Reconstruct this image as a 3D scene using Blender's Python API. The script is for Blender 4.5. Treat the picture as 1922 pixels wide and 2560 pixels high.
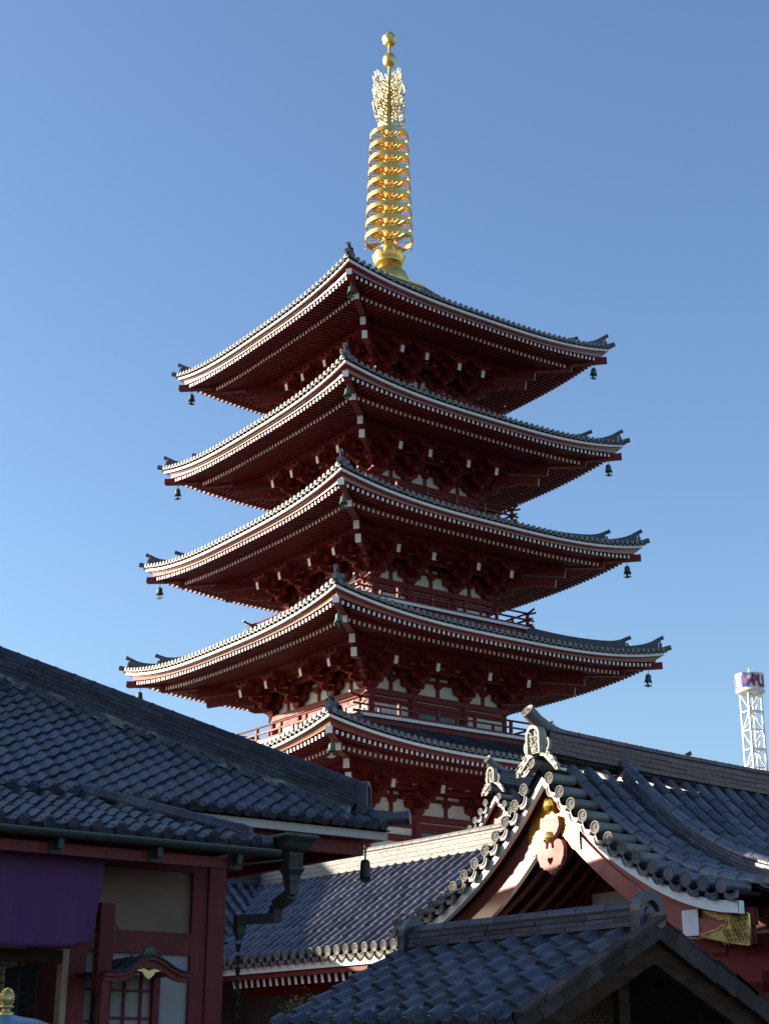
import bpy, math, random
from mathutils import Vector, Matrix
R = math.radians
random.seed(7)
for o in list(bpy.data.objects): bpy.data.objects.remove(o)
scene = bpy.context.scene
COL = scene.collection

# ------------------------------------------------------------------ camera
EYE = 1.6
AZ = R(35.5637)            # the temple is square to the axes, the camera looks between +x and +y
PITCH = R(19.7825)
ROLL = R(0.2236)
FPX = 3865.4
cam_data = bpy.data.cameras.new('camera'); cam = bpy.data.objects.new('camera', cam_data); COL.objects.link(cam)
cam_data.sensor_fit = 'VERTICAL'; cam_data.sensor_height = 36.0; cam_data.sensor_width = 27.0
cam_data.lens = FPX / 2560.0 * 36.0
cam_data.clip_end = 3000.0
cam.matrix_world = (Matrix.Translation((0, 0, EYE)) @ Matrix.Rotation(-AZ, 4, 'Z')
                    @ Matrix.Rotation(R(90) + PITCH, 4, 'X') @ Matrix.Rotation(ROLL, 4, 'Z'))
scene.camera = cam

# ------------------------------------------------------------------ sky, sun, exposure
SUN_EL = R(14.5)
SUN_AZ = math.atan2(-0.70, 0.714)         # measured from +y towards +x
SUN_DIR = Vector((math.sin(SUN_AZ) * math.cos(SUN_EL), math.cos(SUN_AZ) * math.cos(SUN_EL), math.sin(SUN_EL)))
world = bpy.data.worlds.new('World'); scene.world = world; world.use_nodes = True
wn = world.node_tree.nodes; wl = world.node_tree.links; wn.clear()
sky = wn.new('ShaderNodeTexSky'); sky.sky_type = 'NISHITA'; sky.sun_disc = False
sky.sun_elevation = SUN_EL; sky.sun_rotation = SUN_AZ
sky.altitude = 0; sky.air_density = 1.12; sky.dust_density = 1.2; sky.ozone_density = 3.1
bg = wn.new('ShaderNodeBackground'); bg.inputs['Strength'].default_value = 0.10
wo = wn.new('ShaderNodeOutputWorld')
wb = wn.new('ShaderNodeVectorMath'); wb.operation = 'MULTIPLY'; wb.inputs[1].default_value = (0.96, 0.98, 1.065)   # camera white balance
wl.new(sky.outputs[0], wb.inputs[0]); wl.new(wb.outputs[0], bg.inputs['Color']); wl.new(bg.outputs[0], wo.inputs['Surface'])
sun_data = bpy.data.lights.new('sun', 'SUN'); sun = bpy.data.objects.new('sun', sun_data); COL.objects.link(sun)
sun_data.energy = 5.0; sun_data.angle = R(0.5); sun_data.color = (1.0, 0.87, 0.70)
sun.rotation_euler = SUN_DIR.to_track_quat('Z', 'Y').to_euler()
sun.location = SUN_DIR * 100
vs = scene.view_settings
vs.view_transform = 'Standard'; vs.look = 'None'; vs.exposure = 1.3; vs.gamma = 1.0; vs.use_curve_mapping = False

# ------------------------------------------------------------------ projecting, for choosing which pieces show largest
_c, _s = math.cos(AZ), math.sin(AZ)
def to_pixel(p):
    x = p[0] * _c - p[1] * _s; y = p[0] * _s + p[1] * _c; z = p[2] - EYE
    d = y * math.cos(PITCH) + z * math.sin(PITCH)
    if d < 0.1: return None
    u = -y * math.sin(PITCH) + z * math.cos(PITCH)
    return 961 + FPX * x / d, 1280 - FPX * u / d, d
def in_frame(p, m=30):
    q = to_pixel(p)
    return q is not None and -m < q[0] < 1922 + m and -m < q[1] < 2560 + m

# ------------------------------------------------------------------ materials
MATS = {}
def mat(name, col, rough=0.5, metal=0.0, var=0.12, scale=6.0, bump=0.0, bscale=40.0, piece=0.0, spec=0.5, dirt=None, dscale=1.5, coat=0.0, stretch=None):
    m = bpy.data.materials.new(name); m.use_nodes = True
    n = m.node_tree.nodes; l = m.node_tree.links
    b = n['Principled BSDF']
    b.inputs['Metallic'].default_value = metal; b.inputs['Specular IOR Level'].default_value = spec
    if coat: b.inputs['Coat Weight'].default_value = coat; b.inputs['Coat Roughness'].default_value = 0.12
    geo = n.new('ShaderNodeNewGeometry')
    noise = n.new('ShaderNodeTexNoise'); noise.inputs['Scale'].default_value = scale; noise.inputs['Detail'].default_value = 5
    pos = geo.outputs['Position']
    if stretch:
        mp = n.new('ShaderNodeMapping'); mp.inputs['Scale'].default_value = stretch; l.new(pos, mp.inputs['Vector']); pos = mp.outputs[0]
    l.new(pos, noise.inputs['Vector'])
    # value factor: 1 +- var from noise, +- piece from each piece's own random number
    mr = n.new('ShaderNodeMapRange'); mr.inputs['From Min'].default_value = 0.3; mr.inputs['From Max'].default_value = 0.7
    mr.inputs['To Min'].default_value = 1 - var; mr.inputs['To Max'].default_value = 1 + var
    l.new(noise.outputs['Fac'], mr.inputs['Value']); val = mr.outputs[0]
    if piece:
        oi = n.new('ShaderNodeObjectInfo')
        ad = n.new('ShaderNodeMath'); ad.operation = 'ADD'; l.new(oi.outputs['Random'], ad.inputs[0]); l.new(geo.outputs['Random Per Island'], ad.inputs[1])
        fr = n.new('ShaderNodeMath'); fr.operation = 'FRACT'; l.new(ad.outputs[0], fr.inputs[0])
        mr2 = n.new('ShaderNodeMapRange'); mr2.inputs['To Min'].default_value = 1 - piece; mr2.inputs['To Max'].default_value = 1 + piece
        l.new(fr.outputs[0], mr2.inputs['Value'])
        mu = n.new('ShaderNodeMath'); mu.operation = 'MULTIPLY'; l.new(val, mu.inputs[0]); l.new(mr2.outputs[0], mu.inputs[1]); val = mu.outputs[0]
    sc = n.new('ShaderNodeVectorMath'); sc.operation = 'SCALE'; sc.inputs[0].default_value = col[:3]; l.new(val, sc.inputs['Scale'])
    colout = sc.outputs[0]
    if dirt:
        n2 = n.new('ShaderNodeTexNoise'); n2.inputs['Scale'].default_value = dscale; n2.inputs['Detail'].default_value = 8; n2.inputs['Roughness'].default_value = 0.65
        l.new(geo.outputs['Position'], n2.inputs['Vector'])
        r2 = n.new('ShaderNodeMapRange'); r2.inputs['From Min'].default_value = 0.5; r2.inputs['From Max'].default_value = 0.72; r2.inputs['To Max'].default_value = dirt[3]
        l.new(n2.outputs['Fac'], r2.inputs['Value'])
        mx = n.new('ShaderNodeMix'); mx.data_type = 'RGBA'; l.new(r2.outputs[0], mx.inputs['Factor']); l.new(colout, mx.inputs['A']); mx.inputs['B'].default_value = (*dirt[:3], 1)
        colout = mx.outputs['Result']
    l.new(colout, b.inputs['Base Color'])
    rr = n.new('ShaderNodeMapRange'); rr.inputs['From Min'].default_value = 0.3; rr.inputs['From Max'].default_value = 0.7
    rr.inputs['To Min'].default_value = max(0.02, rough - 0.08); rr.inputs['To Max'].default_value = min(1, rough + 0.08)
    l.new(noise.outputs['Fac'], rr.inputs['Value']); l.new(rr.outputs[0], b.inputs['Roughness'])
    if bump:
        n3 = n.new('ShaderNodeTexNoise'); n3.inputs['Scale'].default_value = bscale; n3.inputs['Detail'].default_value = 4
        l.new(pos if stretch else geo.outputs['Position'], n3.inputs['Vector'])
        bp = n.new('ShaderNodeBump'); bp.inputs['Strength'].default_value = bump; bp.inputs['Distance'].default_value = 0.02
        l.new(n3.outputs['Fac'], bp.inputs['Height']); l.new(bp.outputs[0], b.inputs['Normal'])
    MATS[name] = m; return m
mat('red_worn', (0.17, 0.022, 0.019), rough=0.55, var=0.30, scale=5.0, bump=0.12, bscale=30, spec=0.25, stretch=(5, 5, .5), dirt=(0.08, 0.022, 0.02, 0.8), dscale=2.5)
mat('gold_pale', (0.66, 0.54, 0.28), rough=0.55, metal=0.8, var=0.10, scale=3.0)
mat('red', (0.165, 0.019, 0.017), rough=0.52, var=0.16, scale=3.0, bump=0.05, bscale=12, spec=0.22, dirt=(0.11, 0.018, 0.015, 0.5))
mat('red_gloss', (0.22, 0.026, 0.020), rough=0.30, var=0.10, scale=3.0, spec=0.4, coat=0.5)
mat('red_barge', (0.34, 0.090, 0.072), rough=0.34, var=0.10, scale=3.0, spec=0.5, coat=0.4)
mat('red_pendant', (0.30, 0.10, 0.08), rough=0.5, var=0.08, scale=4.0, spec=0.3)
mat('tile_grey', (0.078, 0.079, 0.104), rough=0.40, var=0.30, scale=9.0, bump=0.15, bscale=30, piece=0.40, spec=0.55, dirt=(0.14, 0.13, 0.115, 0.4), dscale=3.5)
mat('tile_ridge', (0.030, 0.032, 0.046), rough=0.55, var=0.35, scale=9.0, bump=0.2, bscale=25, piece=0.55, spec=0.35, dirt=(0.07, 0.068, 0.065, 0.4), dscale=4)
mat('tile_mid', (0.085, 0.085, 0.098), rough=0.45, var=0.22, scale=9.0, bump=0.12, bscale=30, piece=0.2)
mat('ornament', (0.36, 0.33, 0.28), rough=0.6, var=0.2, scale=14.0, bump=0.15, bscale=40, dirt=(0.12, 0.11, 0.10, 0.6), dscale=9)
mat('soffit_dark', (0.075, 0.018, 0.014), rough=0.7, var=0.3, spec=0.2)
mat('verge_brown', (0.052, 0.037, 0.032), rough=0.75, var=0.35, scale=9.0, bump=0.2, bscale=25, piece=0.45, spec=0.2)
mat('red_dark', (0.085, 0.009, 0.009), rough=0.5, var=0.2, spec=0.2)
mat('wall_dark', (0.075, 0.072, 0.07), rough=0.85, var=0.2)
mat('white', (0.78, 0.77, 0.74), rough=0.5, var=0.05, scale=5.0, dirt=(0.5, 0.48, 0.44, 0.35), dscale=2.2)
mat('plaster', (0.74, 0.72, 0.66), rough=0.85, var=0.05, scale=3.0, bump=0.08, bscale=20, dirt=(0.52, 0.49, 0.43, 0.45), dscale=1.1)
mat('tile', (0.038, 0.039, 0.056), rough=0.40, var=0.30, scale=9.0, bump=0.15, bscale=30, piece=0.45, spec=0.5, dirt=(0.095, 0.092, 0.080, 0.55), dscale=2.6)
mat('tile_old', (0.15, 0.138, 0.122), rough=0.50, var=0.25, scale=9.0, bump=0.15, bscale=30, piece=0.30, dirt=(0.28, 0.25, 0.20, 0.5), dscale=3.5)
mat('tile_brown', (0.140, 0.082, 0.064), rough=0.55, var=0.22, scale=8.0, bump=0.15, bscale=30, piece=0.30)
mat('tile_pale', (0.20, 0.185, 0.165), rough=0.6, var=0.15, scale=12.0, bump=0.15, bscale=40, piece=0.15, dirt=(0.2, 0.18, 0.16, 0.5), dscale=5)
mat('mortar', (0.055, 0.055, 0.058), rough=0.9, var=0.35, scale=8.0, bump=0.3, bscale=25, dirt=(0.34, 0.32, 0.28, 0.9), dscale=3.0)
mat('white_bounce_tint', (0.50, 0.43, 0.39), rough=0.6, var=0.08, scale=3.0, dirt=(0.36, 0.30, 0.27, 0.5))  # white paint with warm bounce from the ground put into its colour
mat('gold', (0.80, 0.53, 0.14), rough=0.34, metal=1.0, var=0.10, scale=3.0)
mat('gold_satin', (0.76, 0.55, 0.20), rough=0.45, metal=1.0, var=0.10, scale=3.0, bump=0.08, bscale=25)
mat('gold_dull', (0.55, 0.42, 0.16), rough=0.42, metal=1.0, var=0.2, scale=14.0)
mat('bronze', (0.045, 0.085, 0.055), rough=0.55, var=0.3, scale=8.0, dirt=(0.09, 0.15, 0.10, 0.5), dscale=6)
mat('dark_iron', (0.035, 0.036, 0.038), rough=0.5, metal=0.6, var=0.2)
mat('dark', (0.012, 0.012, 0.013), rough=0.8, var=0.2)
mat('window', (0.03, 0.04, 0.04), rough=0.25, var=0.2)

# ------------------------------------------------------------------ mesh building
class MB:
    def __init__(s): s.v = []; s.f = []; s.m = []; s.sm = []; s.T = Matrix.Identity(4); s.mi = 0; s.smooth = False
    def _add(s, vs, fs):
        b = len(s.v); T = s.T
        s.v.extend([tuple(T @ Vector(p)) for p in vs])
        for f in fs: s.f.append(tuple(b + i for i in f)); s.m.append(s.mi); s.sm.append(s.smooth)
    def box(s, x0, x1, y0, y1, z0, z1):
        s._add([(x0,y0,z0),(x1,y0,z0),(x1,y1,z0),(x0,y1,z0),(x0,y0,z1),(x1,y0,z1),(x1,y1,z1),(x0,y1,z1)],
               [(0,3,2,1),(4,5,6,7),(0,1,5,4),(1,2,6,5),(2,3,7,6),(3,0,4,7)])
    def beam(s, p, q, w, h, up=(0,0,1), ends=True, endmat=None):
        """box from p to q, w wide, h high, centred on the line; endmat = material index of the face at q"""
        p = Vector(p); q = Vector(q); d = (q - p).normalized(); side = d.cross(Vector(up)).normalized() * (w / 2); u = side.cross(d).normalized() * (h / 2)
        vs = [p - side - u, p + side - u, p + side + u, p - side + u, q - side - u, q + side - u, q + side + u, q - side + u]
        fs = [(0,4,5,1),(1,5,6,2),(2,6,7,3),(3,7,4,0),(0,1,2,3)]
        s._add(vs, fs)
        mi = s.mi
        if endmat is not None: s.mi = endmat
        s._add(vs[4:], [(0,3,2,1)]); s.mi = mi
    def prism(s, poly, o, u, v, n):
        """polygon (list of 2d) in the plane o+u*a+v*b, extruded by vector n"""
        o = Vector(o); u = Vector(u); v = Vector(v); n = Vector(n); k = len(poly)
        A = [o + u * a + v * b for a, b in poly]; Bv = [p + n for p in A]
        s._add(A + Bv, [tuple(range(k - 1, -1, -1)), tuple(range(k, 2 * k))] + [(i, (i + 1) % k, k + (i + 1) % k, k + i) for i in range(k)])
    def tube(s, pts, r, seg=8, cap=True, a0=0.0, a1=2 * math.pi, up=(0, 0, 1)):
        """sweep of a (part) circle along pts; r a number or list"""
        pts = [Vector(p) for p in pts]; n = len(pts); full = abs(a1 - a0 - 2 * math.pi) < 1e-6
        k = seg if full else seg + 1; vs = []
        for i, p in enumerate(pts):
            d = (pts[min(i + 1, n - 1)] - pts[max(i - 1, 0)]).normalized()
            upv = Vector(up)
            if abs(d.dot(upv)) > 0.98: upv = Vector((1, 0, 0))
            sd = d.cross(upv).normalized(); uu = sd.cross(d).normalized(); rr = r[i] if isinstance(r, (list, tuple)) else r
            for j in range(k):
                a = a0 + (a1 - a0) * j / seg
                vs.append(p + sd * (math.cos(a) * rr) + uu * (math.sin(a) * rr))
        fs = []
        for i in range(n - 1):
            for j in range(k if full else k - 1):
                j2 = (j + 1) % k
                fs.append((i * k + j, i * k + j2, (i + 1) * k + j2, (i + 1) * k + j))
        s._add(vs, fs)
        if cap:
            sm = s.smooth; s.smooth = False
            s._add(vs[:k], [tuple(range(k))[::-1]]); s._add(vs[-k:], [tuple(range(k))]); s.smooth = sm
    def lathe(s, prof, seg=24, c=(0, 0, 0), closed=False):
        vs = []; n = len(prof)
        for r, z in prof:
            for j in range(seg):
                a = 2 * math.pi * j / seg; vs.append((c[0] + r * math.cos(a), c[1] + r * math.sin(a), c[2] + z))
        fs = []
        for i in range(n if closed else n - 1):
            i2 = (i + 1) % n
            for j in range(seg):
                j2 = (j + 1) % seg; fs.append((i * seg + j, i * seg + j2, i2 * seg + j2, i2 * seg + j))
        s._add(vs, fs)
    def grid(s, rows):
        """rows: list of lists of points"""
        k = len(rows[0]); vs = [p for r in rows for p in r]
        s._add(vs, [(i * k + j, i * k + j + 1, (i + 1) * k + j + 1, (i + 1) * k + j) for i in range(len(rows) - 1) for j in range(k - 1)])
    def mesh(s, name, mats):
        me = bpy.data.meshes.new(name); me.from_pydata(s.v, [], s.f)
        for m in (mats if isinstance(mats, (list, tuple)) else [mats]): me.materials.append(MATS[m])
        me.polygons.foreach_set('material_index', s.m); me.polygons.foreach_set('use_smooth', s.sm); me.update()
        return me
    def build(s, name, mats, parent=None):
        return link(name, s.mesh(name, mats), parent)
    def merge(s, other, M):
        b = len(s.v); s.v.extend([tuple(M @ Vector(p)) for p in other.v])
        s.f.extend([tuple(b + i for i in f) for f in other.f]); s.m.extend(other.m); s.sm.extend(other.sm)
def link(name, data, parent=None, M=None):
    o = bpy.data.objects.new(name, data); COL.objects.link(o)
    if M is not None: o.matrix_world = M
    if parent is not None: o.parent = parent
    return o
def thing(name, label, cat, loc=(0, 0, 0), group=None):
    o = bpy.data.objects.new(name, None); COL.objects.link(o); o.location = loc; o.empty_display_size = 0.2
    o['label'] = label; o['category'] = cat
    if group: o['group'] = group
    return o
def child(name, mb, mats, parent, kind=None):
    """mesh given in world coordinates, put under parent without moving it"""
    o = mb.build(name, mats)
    o.parent = parent; o.matrix_parent_inverse = PINV(parent)
    if kind: o['kind'] = kind
    return o
def PINV(parent):
    M = Matrix.Identity(4); p = parent
    while p is not None: M = (Matrix.Translation(p.location) if p.type == 'EMPTY' else Matrix.Identity(4)) @ M; p = p.parent
    return M.inverted()
def pieces(name, mb, mats, parent, Ms, limit=300, stuff_name=None):
    """one object per piece for those that show largest, the rest joined into one part of kind stuff"""
    me = mb.mesh(name, mats); pin = PINV(parent)
    sc = []
    for M in Ms:
        p = M.translation; q = to_pixel(p)
        sc.append((q[2] if in_frame(p) else 1e6 + (q[2] if q else 1e5), len(sc)))
    sc.sort()
    keep = [i for d, i in sc[:limit] if d < 1e6]; ks = set(keep)
    for i in sorted(keep):
        o = bpy.data.objects.new(name, me); COL.objects.link(o); o.parent = parent; o.matrix_parent_inverse = pin; o.matrix_basis = Ms[i]
    rest = MB()
    for i, M in enumerate(Ms):
        if i not in ks: rest.merge(mb, M)
    if rest.v: child(stuff_name or name + 's', rest, mats, parent, 'stuff')
def frame(o, x, z):
    """matrix with local x along x, z near z"""
    x = Vector(x).normalized(); z = Vector(z); y = z.cross(x).normalized(); z = x.cross(y)
    M = Matrix((x, y, z)).transposed().to_4x4(); M.translation = Vector(o); return M
def rotz(k): return Matrix.Rotation(k * math.pi / 2, 4, 'Z')

# ------------------------------------------------------------------ ground
g = MB(); g.box(-900, 900, -900, 900, -0.5, 0.0)
mat('paving', (0.13, 0.125, 0.115), rough=0.85, var=0.2, scale=1.5, bump=0.1)
ground = g.build('ground', 'paving'); ground['kind'] = 'structure'

# ================================================================== PAGODA
PC = Vector((39.6885, 55.2164, 0.0))
pagoda = thing('pagoda', 'five storey red pagoda with white rafter ends and a tall golden ringed finial', 'pagoda', PC)
ROOFS = [  # half width at the white eave band, height of its corner, half width of beam, of balcony rail (on top of this roof)
    dict(a=7.4468, zc=33.672, B=2.52, rail=None),
    dict(a=7.7719, zc=28.750, B=2.90, rail=3.81),
    dict(a=8.2109, zc=23.813, B=3.30, rail=4.17),
    dict(a=8.6880, zc=18.812, B=3.74, rail=4.58),
    dict(a=9.3165, zc=13.665, B=4.22, rail=5.04)]
TP = 0.305   # eave tile pitch
RP = 0.242   # rafter pitch

# eave end tile: a round capped cylinder, local x outwards
et = MB(); et.smooth = True
et.tube([(-0.55, 0, 0.02), (0.0, 0, 0.0)], 0.082, 10)
et.tube([(-0.02, 0, 0), (0.012, 0, 0)], [0.098, 0.098], 12)
et.smooth = False; et.tube([(0.012, 0, 0), (0.018, 0, 0)], [0.07, 0.05], 12)
# drip: curved pan end hanging to the side of it
drip = [(0.03, -0.02)]
n_ = 7
up_ = [(0.06 + 0.19 * i / n_, -0.035 - 0.055 * math.sin(math.pi * i / n_)) for i in range(n_ + 1)]
lo_ = [(x, z - 0.055) for x, z in up_]
et.prism(up_ + lo_[::-1], (-0.03, 0, 0), (0, 1, 0), (0, 0, 1), (0.03, 0, 0))

def pagoda_roof(i, d):
    a, zc, B = d['a'], d['zc'], d['B']; sag = 0.70 * a / 8.69
    top = i == 0; KC = 0.72 if top else 0.35
    cc = lambda x: min(1.0, abs(x) / a) ** 3
    ze = lambda x: zc - sag * (1 - cc(x))
    roof = thing('roof', '', '', (0, 0, 0)); roof.parent = pagoda
    del roof['label']; del roof['category']
    sides = []
    XS = [-1 + 2 * k / 28 for k in range(29)]
    band = MB(); board = MB(); raf = MB(); soff = MB(); field = MB(); under = MB(); eaves = []
    if top: oin, zin = 1.25, 37.35
    else: oin, zin = d['rail'] - 0.15, zc + 1.38 - 0.42
    for k in range(4):
        T = rotz(k)
        for mb in (band, board, raf, soff, field, under): mb.T = T
        def strip(mb, ins0, ins1, f0, f1):
            """closed long strip: outer face at inset ins0 .. inner at ins1, top offset f0(c), bottom f1(c)"""
            rows = []
            for t in XS:
                xo = t * (a - ins0); xi = t * (a - ins1); c = abs(t) ** 3; z = zc - sag * (1 - c)
                rows.append([(xo, -(a - ins0), z - f0(c)), (xo, -(a - ins0), z - f1(c)), (xi, -(a - ins1), z - f1(c)), (xi, -(a - ins1), z - f0(c)), (xo, -(a - ins0), z - f0(c))])
            mb.grid(rows)
        strip(band, 0.0, 0.16, lambda c: 0.0, lambda c: 0.104)
        strip(under, 0.03, 0.5, lambda c: -0.075, lambda c: -0.001)      # dark bed under the tiles
        # red eave boards, leaning slightly so that they face a little downwards
        rows = []
        rows2 = []
        for t in XS:
            c = abs(t) ** 3; z = zc - sag * (1 - c)
            e0, e1 = 0.17, 0.18
            h0 = 0.125; h1 = 0.152 + 0.03 * c
            rows.append([(t * (a - .1), -(a - .1), z - .113), (t * (a - e0), -(a - e0), z - h0), (t * (a - e1), -(a - e1), z - h1), (t * (a - .26), -(a - .26), z - h1 - .006), (t * (a - .4), -(a - .4), z - h1 - .006)])
            g0 = h1 + .010; g1 = 0.215 + 0.17 * c
            rows2.append([(t * (a - .30), -(a - .30), z - h1 - .007), (t * (a - .235), -(a - .235), z - g0), (t * (a - .235 - .17 * (g1 - g0)), -(a - .235 - .17 * (g1 - g0)), z - g1), (t * (a - .5), -(a - .5), z - g1 - .003)])
        board.grid(rows); board.grid(rows2)
        # rafters, two tiers, white ends
        n = int((2 * a - 0.9) / RP); x0 = -(n - 1) * RP / 2
        for j in range(n):
            x = x0 + j * RP; c = cc(x); z = ze(x)
            o0 = a - 0.33; zf = z - (0.285 + 0.18 * c)
            o1 = max(a - 1.5, abs(x) + 0.02)
            if o1 < o0 - 0.05:
                raf.beam((x, -o1, zf + 0.11 * (o0 - o1)), (x, -o0, zf), 0.105, 0.14, endmat=1)
            o0 = a - 1.32; zj = z - (0.37 + 0.33 * c)
            o1 = max(B - 0.1, abs(x) + 0.02)
            if o1 < o0 - 0.05:
                raf.beam((x, -o1, zj + 0.13 * (o0 - o1)), (x, -o0, zj), 0.11, 0.14, endmat=1)
        # soffit boards over the rafters, hip to hip
        def sheet(i0, i1, f, sl, lift):
            rr = []
            for o in (a - i0, a - (i0 + i1) / 2, a - i1):
                rr.append([(t * o, -o, ze(t * o) - f(cc(t * o)) + sl * (a - i0 - o) + lift) for t in XS])
            soff.grid(rr)
        sheet(0.34, 1.5, lambda c: 0.285 + 0.18 * c, 0.11, 0.066)
        sheet(1.33, a - B + 0.2, lambda c: 0.37 + 0.33 * c, 0.13, 0.074)
        # kioi: board on the ends of the lower rafters
        for q in range(28):
            t0, t1 = XS[q], XS[q + 1]; o = a - 1.36
            p0 = Vector((t0 * o, -o, ze(t0 * o) - (0.37 + .33 * cc(t0 * o)) + .12)); p1 = Vector((t1 * o, -o, ze(t1 * o) - (0.37 + .33 * cc(t1 * o)) + .12))
            board.beam(p0, p1, 0.12, 0.10)
        # roof surface (bed) and rows of round cover tiles
        def surf(x, s):   # s 0 at eave .. 1 at top
            o = a + 0.04 + (oin - a - 0.04) * s
            zz = ze(x if abs(x) < a else a) + 0.09
            w = s * s * KC + s * (1 - KC)
            return (x, -o, zz * (1 - w) + zin * w + 0.0)
        SS = [0, .12, .25, .4, .6, .8, 1]
        field.grid([[(lambda p: (t * (a + .04 + (oin - a - .04) * s_), p[1], p[2] - 0.03))(surf(t * (a + .04 + (oin - a - .04) * s_), s_)) for t in XS] for s_ in SS])
        n = int((2 * a + 0.14) / TP); x0 = -(n - 1) * TP / 2
        field.smooth = True
        for j in range(n):
            x = x0 + j * TP
            smax = min(1.0, max(0.05, (a + .04 - abs(x)) / (a + .04 - oin)))
            pts = [surf(x, smax * q / 5) for q in range(6)]
            field.tube([Vector(p) + Vector((0, 0, .03)) for p in pts], 0.085, 6, cap=False, a0=0, a1=math.pi)
            p = Vector(surf(x, 0)); z = ze(x)
            M = Matrix.Translation(PC) @ T @ frame((x, -(a + 0.10), z + 0.155), (0, -1, 0.06), (0, 0, 1))
            eaves.append(M)
        field.smooth = False
    for mb in (band, board, raf, soff, field, under): mb.T = Matrix.Identity(4); mb.v = [(p[0] + PC.x, p[1] + PC.y, p[2]) for p in mb.v]
    child('eave_band', band, 'white', roof); child('eave_board', board, 'red_gloss', roof)
    child('rafters', raf, ['red', 'white'], roof, 'stuff'); child('soffit', soff, 'red', roof)
    child('tile_rows', field, 'tile', roof, 'stuff'); child('tile_bed', under, 'dark', roof)
    return roof, eaves
def pagoda_xy(mb): mb.v = [(p[0] + PC.x, p[1] + PC.y, p[2]) for p in mb.v]; return mb

ALL_EAVES = []
roofs = []
for i, d in enumerate(ROOFS):
    rf, ev = pagoda_roof(i, d); roofs.append(rf); ALL_EAVES.append(ev)
lims = [0, 0, 96, 104, 100]
for rf, ev, lm in zip(roofs, ALL_EAVES, lims):
    vis = [M for M in ev if (M.to_3x3() @ Vector((1, 0, 0))).dot(Vector((-.6, -.8, 0))) > 0.1]
    vis.sort(key=lambda M: (to_pixel(M.translation)[2] if in_frame(M.translation) else 1e6))
    hid = [M for M in ev if M not in vis]
    pieces('eave_tile', et, 'tile_old', rf, vis + hid, limit=lm)

# ---- brackets: local x along the wall, -y outwards, origin on the beam top at the wall face
def arm(mb, o, u, L, z0, h=0.2, w=0.17):
    """boat shaped bracket arm of length L along u centred at o, underside rounded at the ends"""
    u = Vector(u); n = u.cross(Vector((0, 0, 1))).normalized()
    q = [(-L/2, h), (-L/2, h*.55), (-L/2+.05, h*.28), (-L/2+.14, .04), (-L/2+.24, 0), (L/2-.24, 0), (L/2-.14, .04), (L/2-.05, h*.28), (L/2, h*.55), (L/2, h)]
    mb.prism(q, Vector(o) + Vector((0, 0, z0)) - n * (w / 2), u, (0, 0, 1), n * w)
def block(mb, o, z0, w=0.26, h=0.14):
    x, y = o[0], o[1]; b = w * 0.36; t = w / 2; zm = z0 + h * .45
    mb.box(x - t, x + t, y - t, y + t, zm, z0 + h)
    mb._add([(x-b,y-b,z0),(x+b,y-b,z0),(x+b,y+b,z0),(x-b,y+b,z0),(x-t,y-t,zm),(x+t,y-t,zm),(x+t,y+t,zm),(x-t,y+t,zm)], [(0,3,2,1),(0,1,5,4),(1,2,6,5),(2,3,7,6),(3,0,4,7)])
br = MB()
block(br, (0, 0), 0.0, 0.50, 0.26)
S1, S2, S3 = 0.58, 1.14, 1.66
arm(br, (0, -0.02, 0), (1, 0, 0), 1.15, 0.22)                       # along the wall, first level
for x in (-.46, 0, .46): block(br, (x, -0.02), 0.40)
arm(br, (0, -0.02, 0), (1, 0, 0), 1.62, 0.56)
for x in (-.70, 0, .70): block(br, (x, -0.02), 0.74)
arm(br, (0, -S1/2 + .06, 0), (0, 1, 0), S1 + .5, 0.22)              # outwards
block(br, (0, -S1), 0.40)
arm(br, (0, -S1, 0), (1, 0, 0), 1.05, 0.54)
for x in (-.42, 0, .42): block(br, (x, -S1), 0.72)
arm(br, (0, -S2/2 + .05, 0), (0, 1, 0), S2 + .4, 0.54)
block(br, (0, -S2), 0.72)
arm(br, (0, -S2, 0), (1, 0, 0), 1.05, 0.86)
for x in (-.42, 0, .42): block(br, (x, -S2), 1.03)
br.beam((0, 0.1, 1.24), (0, -S3 - .14, 0.81), 0.19, 0.33, endmat=1) # tail rafter with its white end
block(br, (0, -S3), 0.98, 0.24, 0.12)
arm(br, (0, -S3, 0), (1, 0, 0), 1.0, 1.10, 0.16)
for x in (-.40, 0, .40): block(br, (x, -S3), 1.24, 0.22, 0.11)
BR_MESH = br.mesh('bracket', ['red', 'white'])

def corner_path(d, ins):
    a, zc = d['a'], d['zc']; o = a - ins; sag = .7 * a / 8.69; c = (o / a) ** 3
    return o, zc - sag * (1 - c), c

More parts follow.
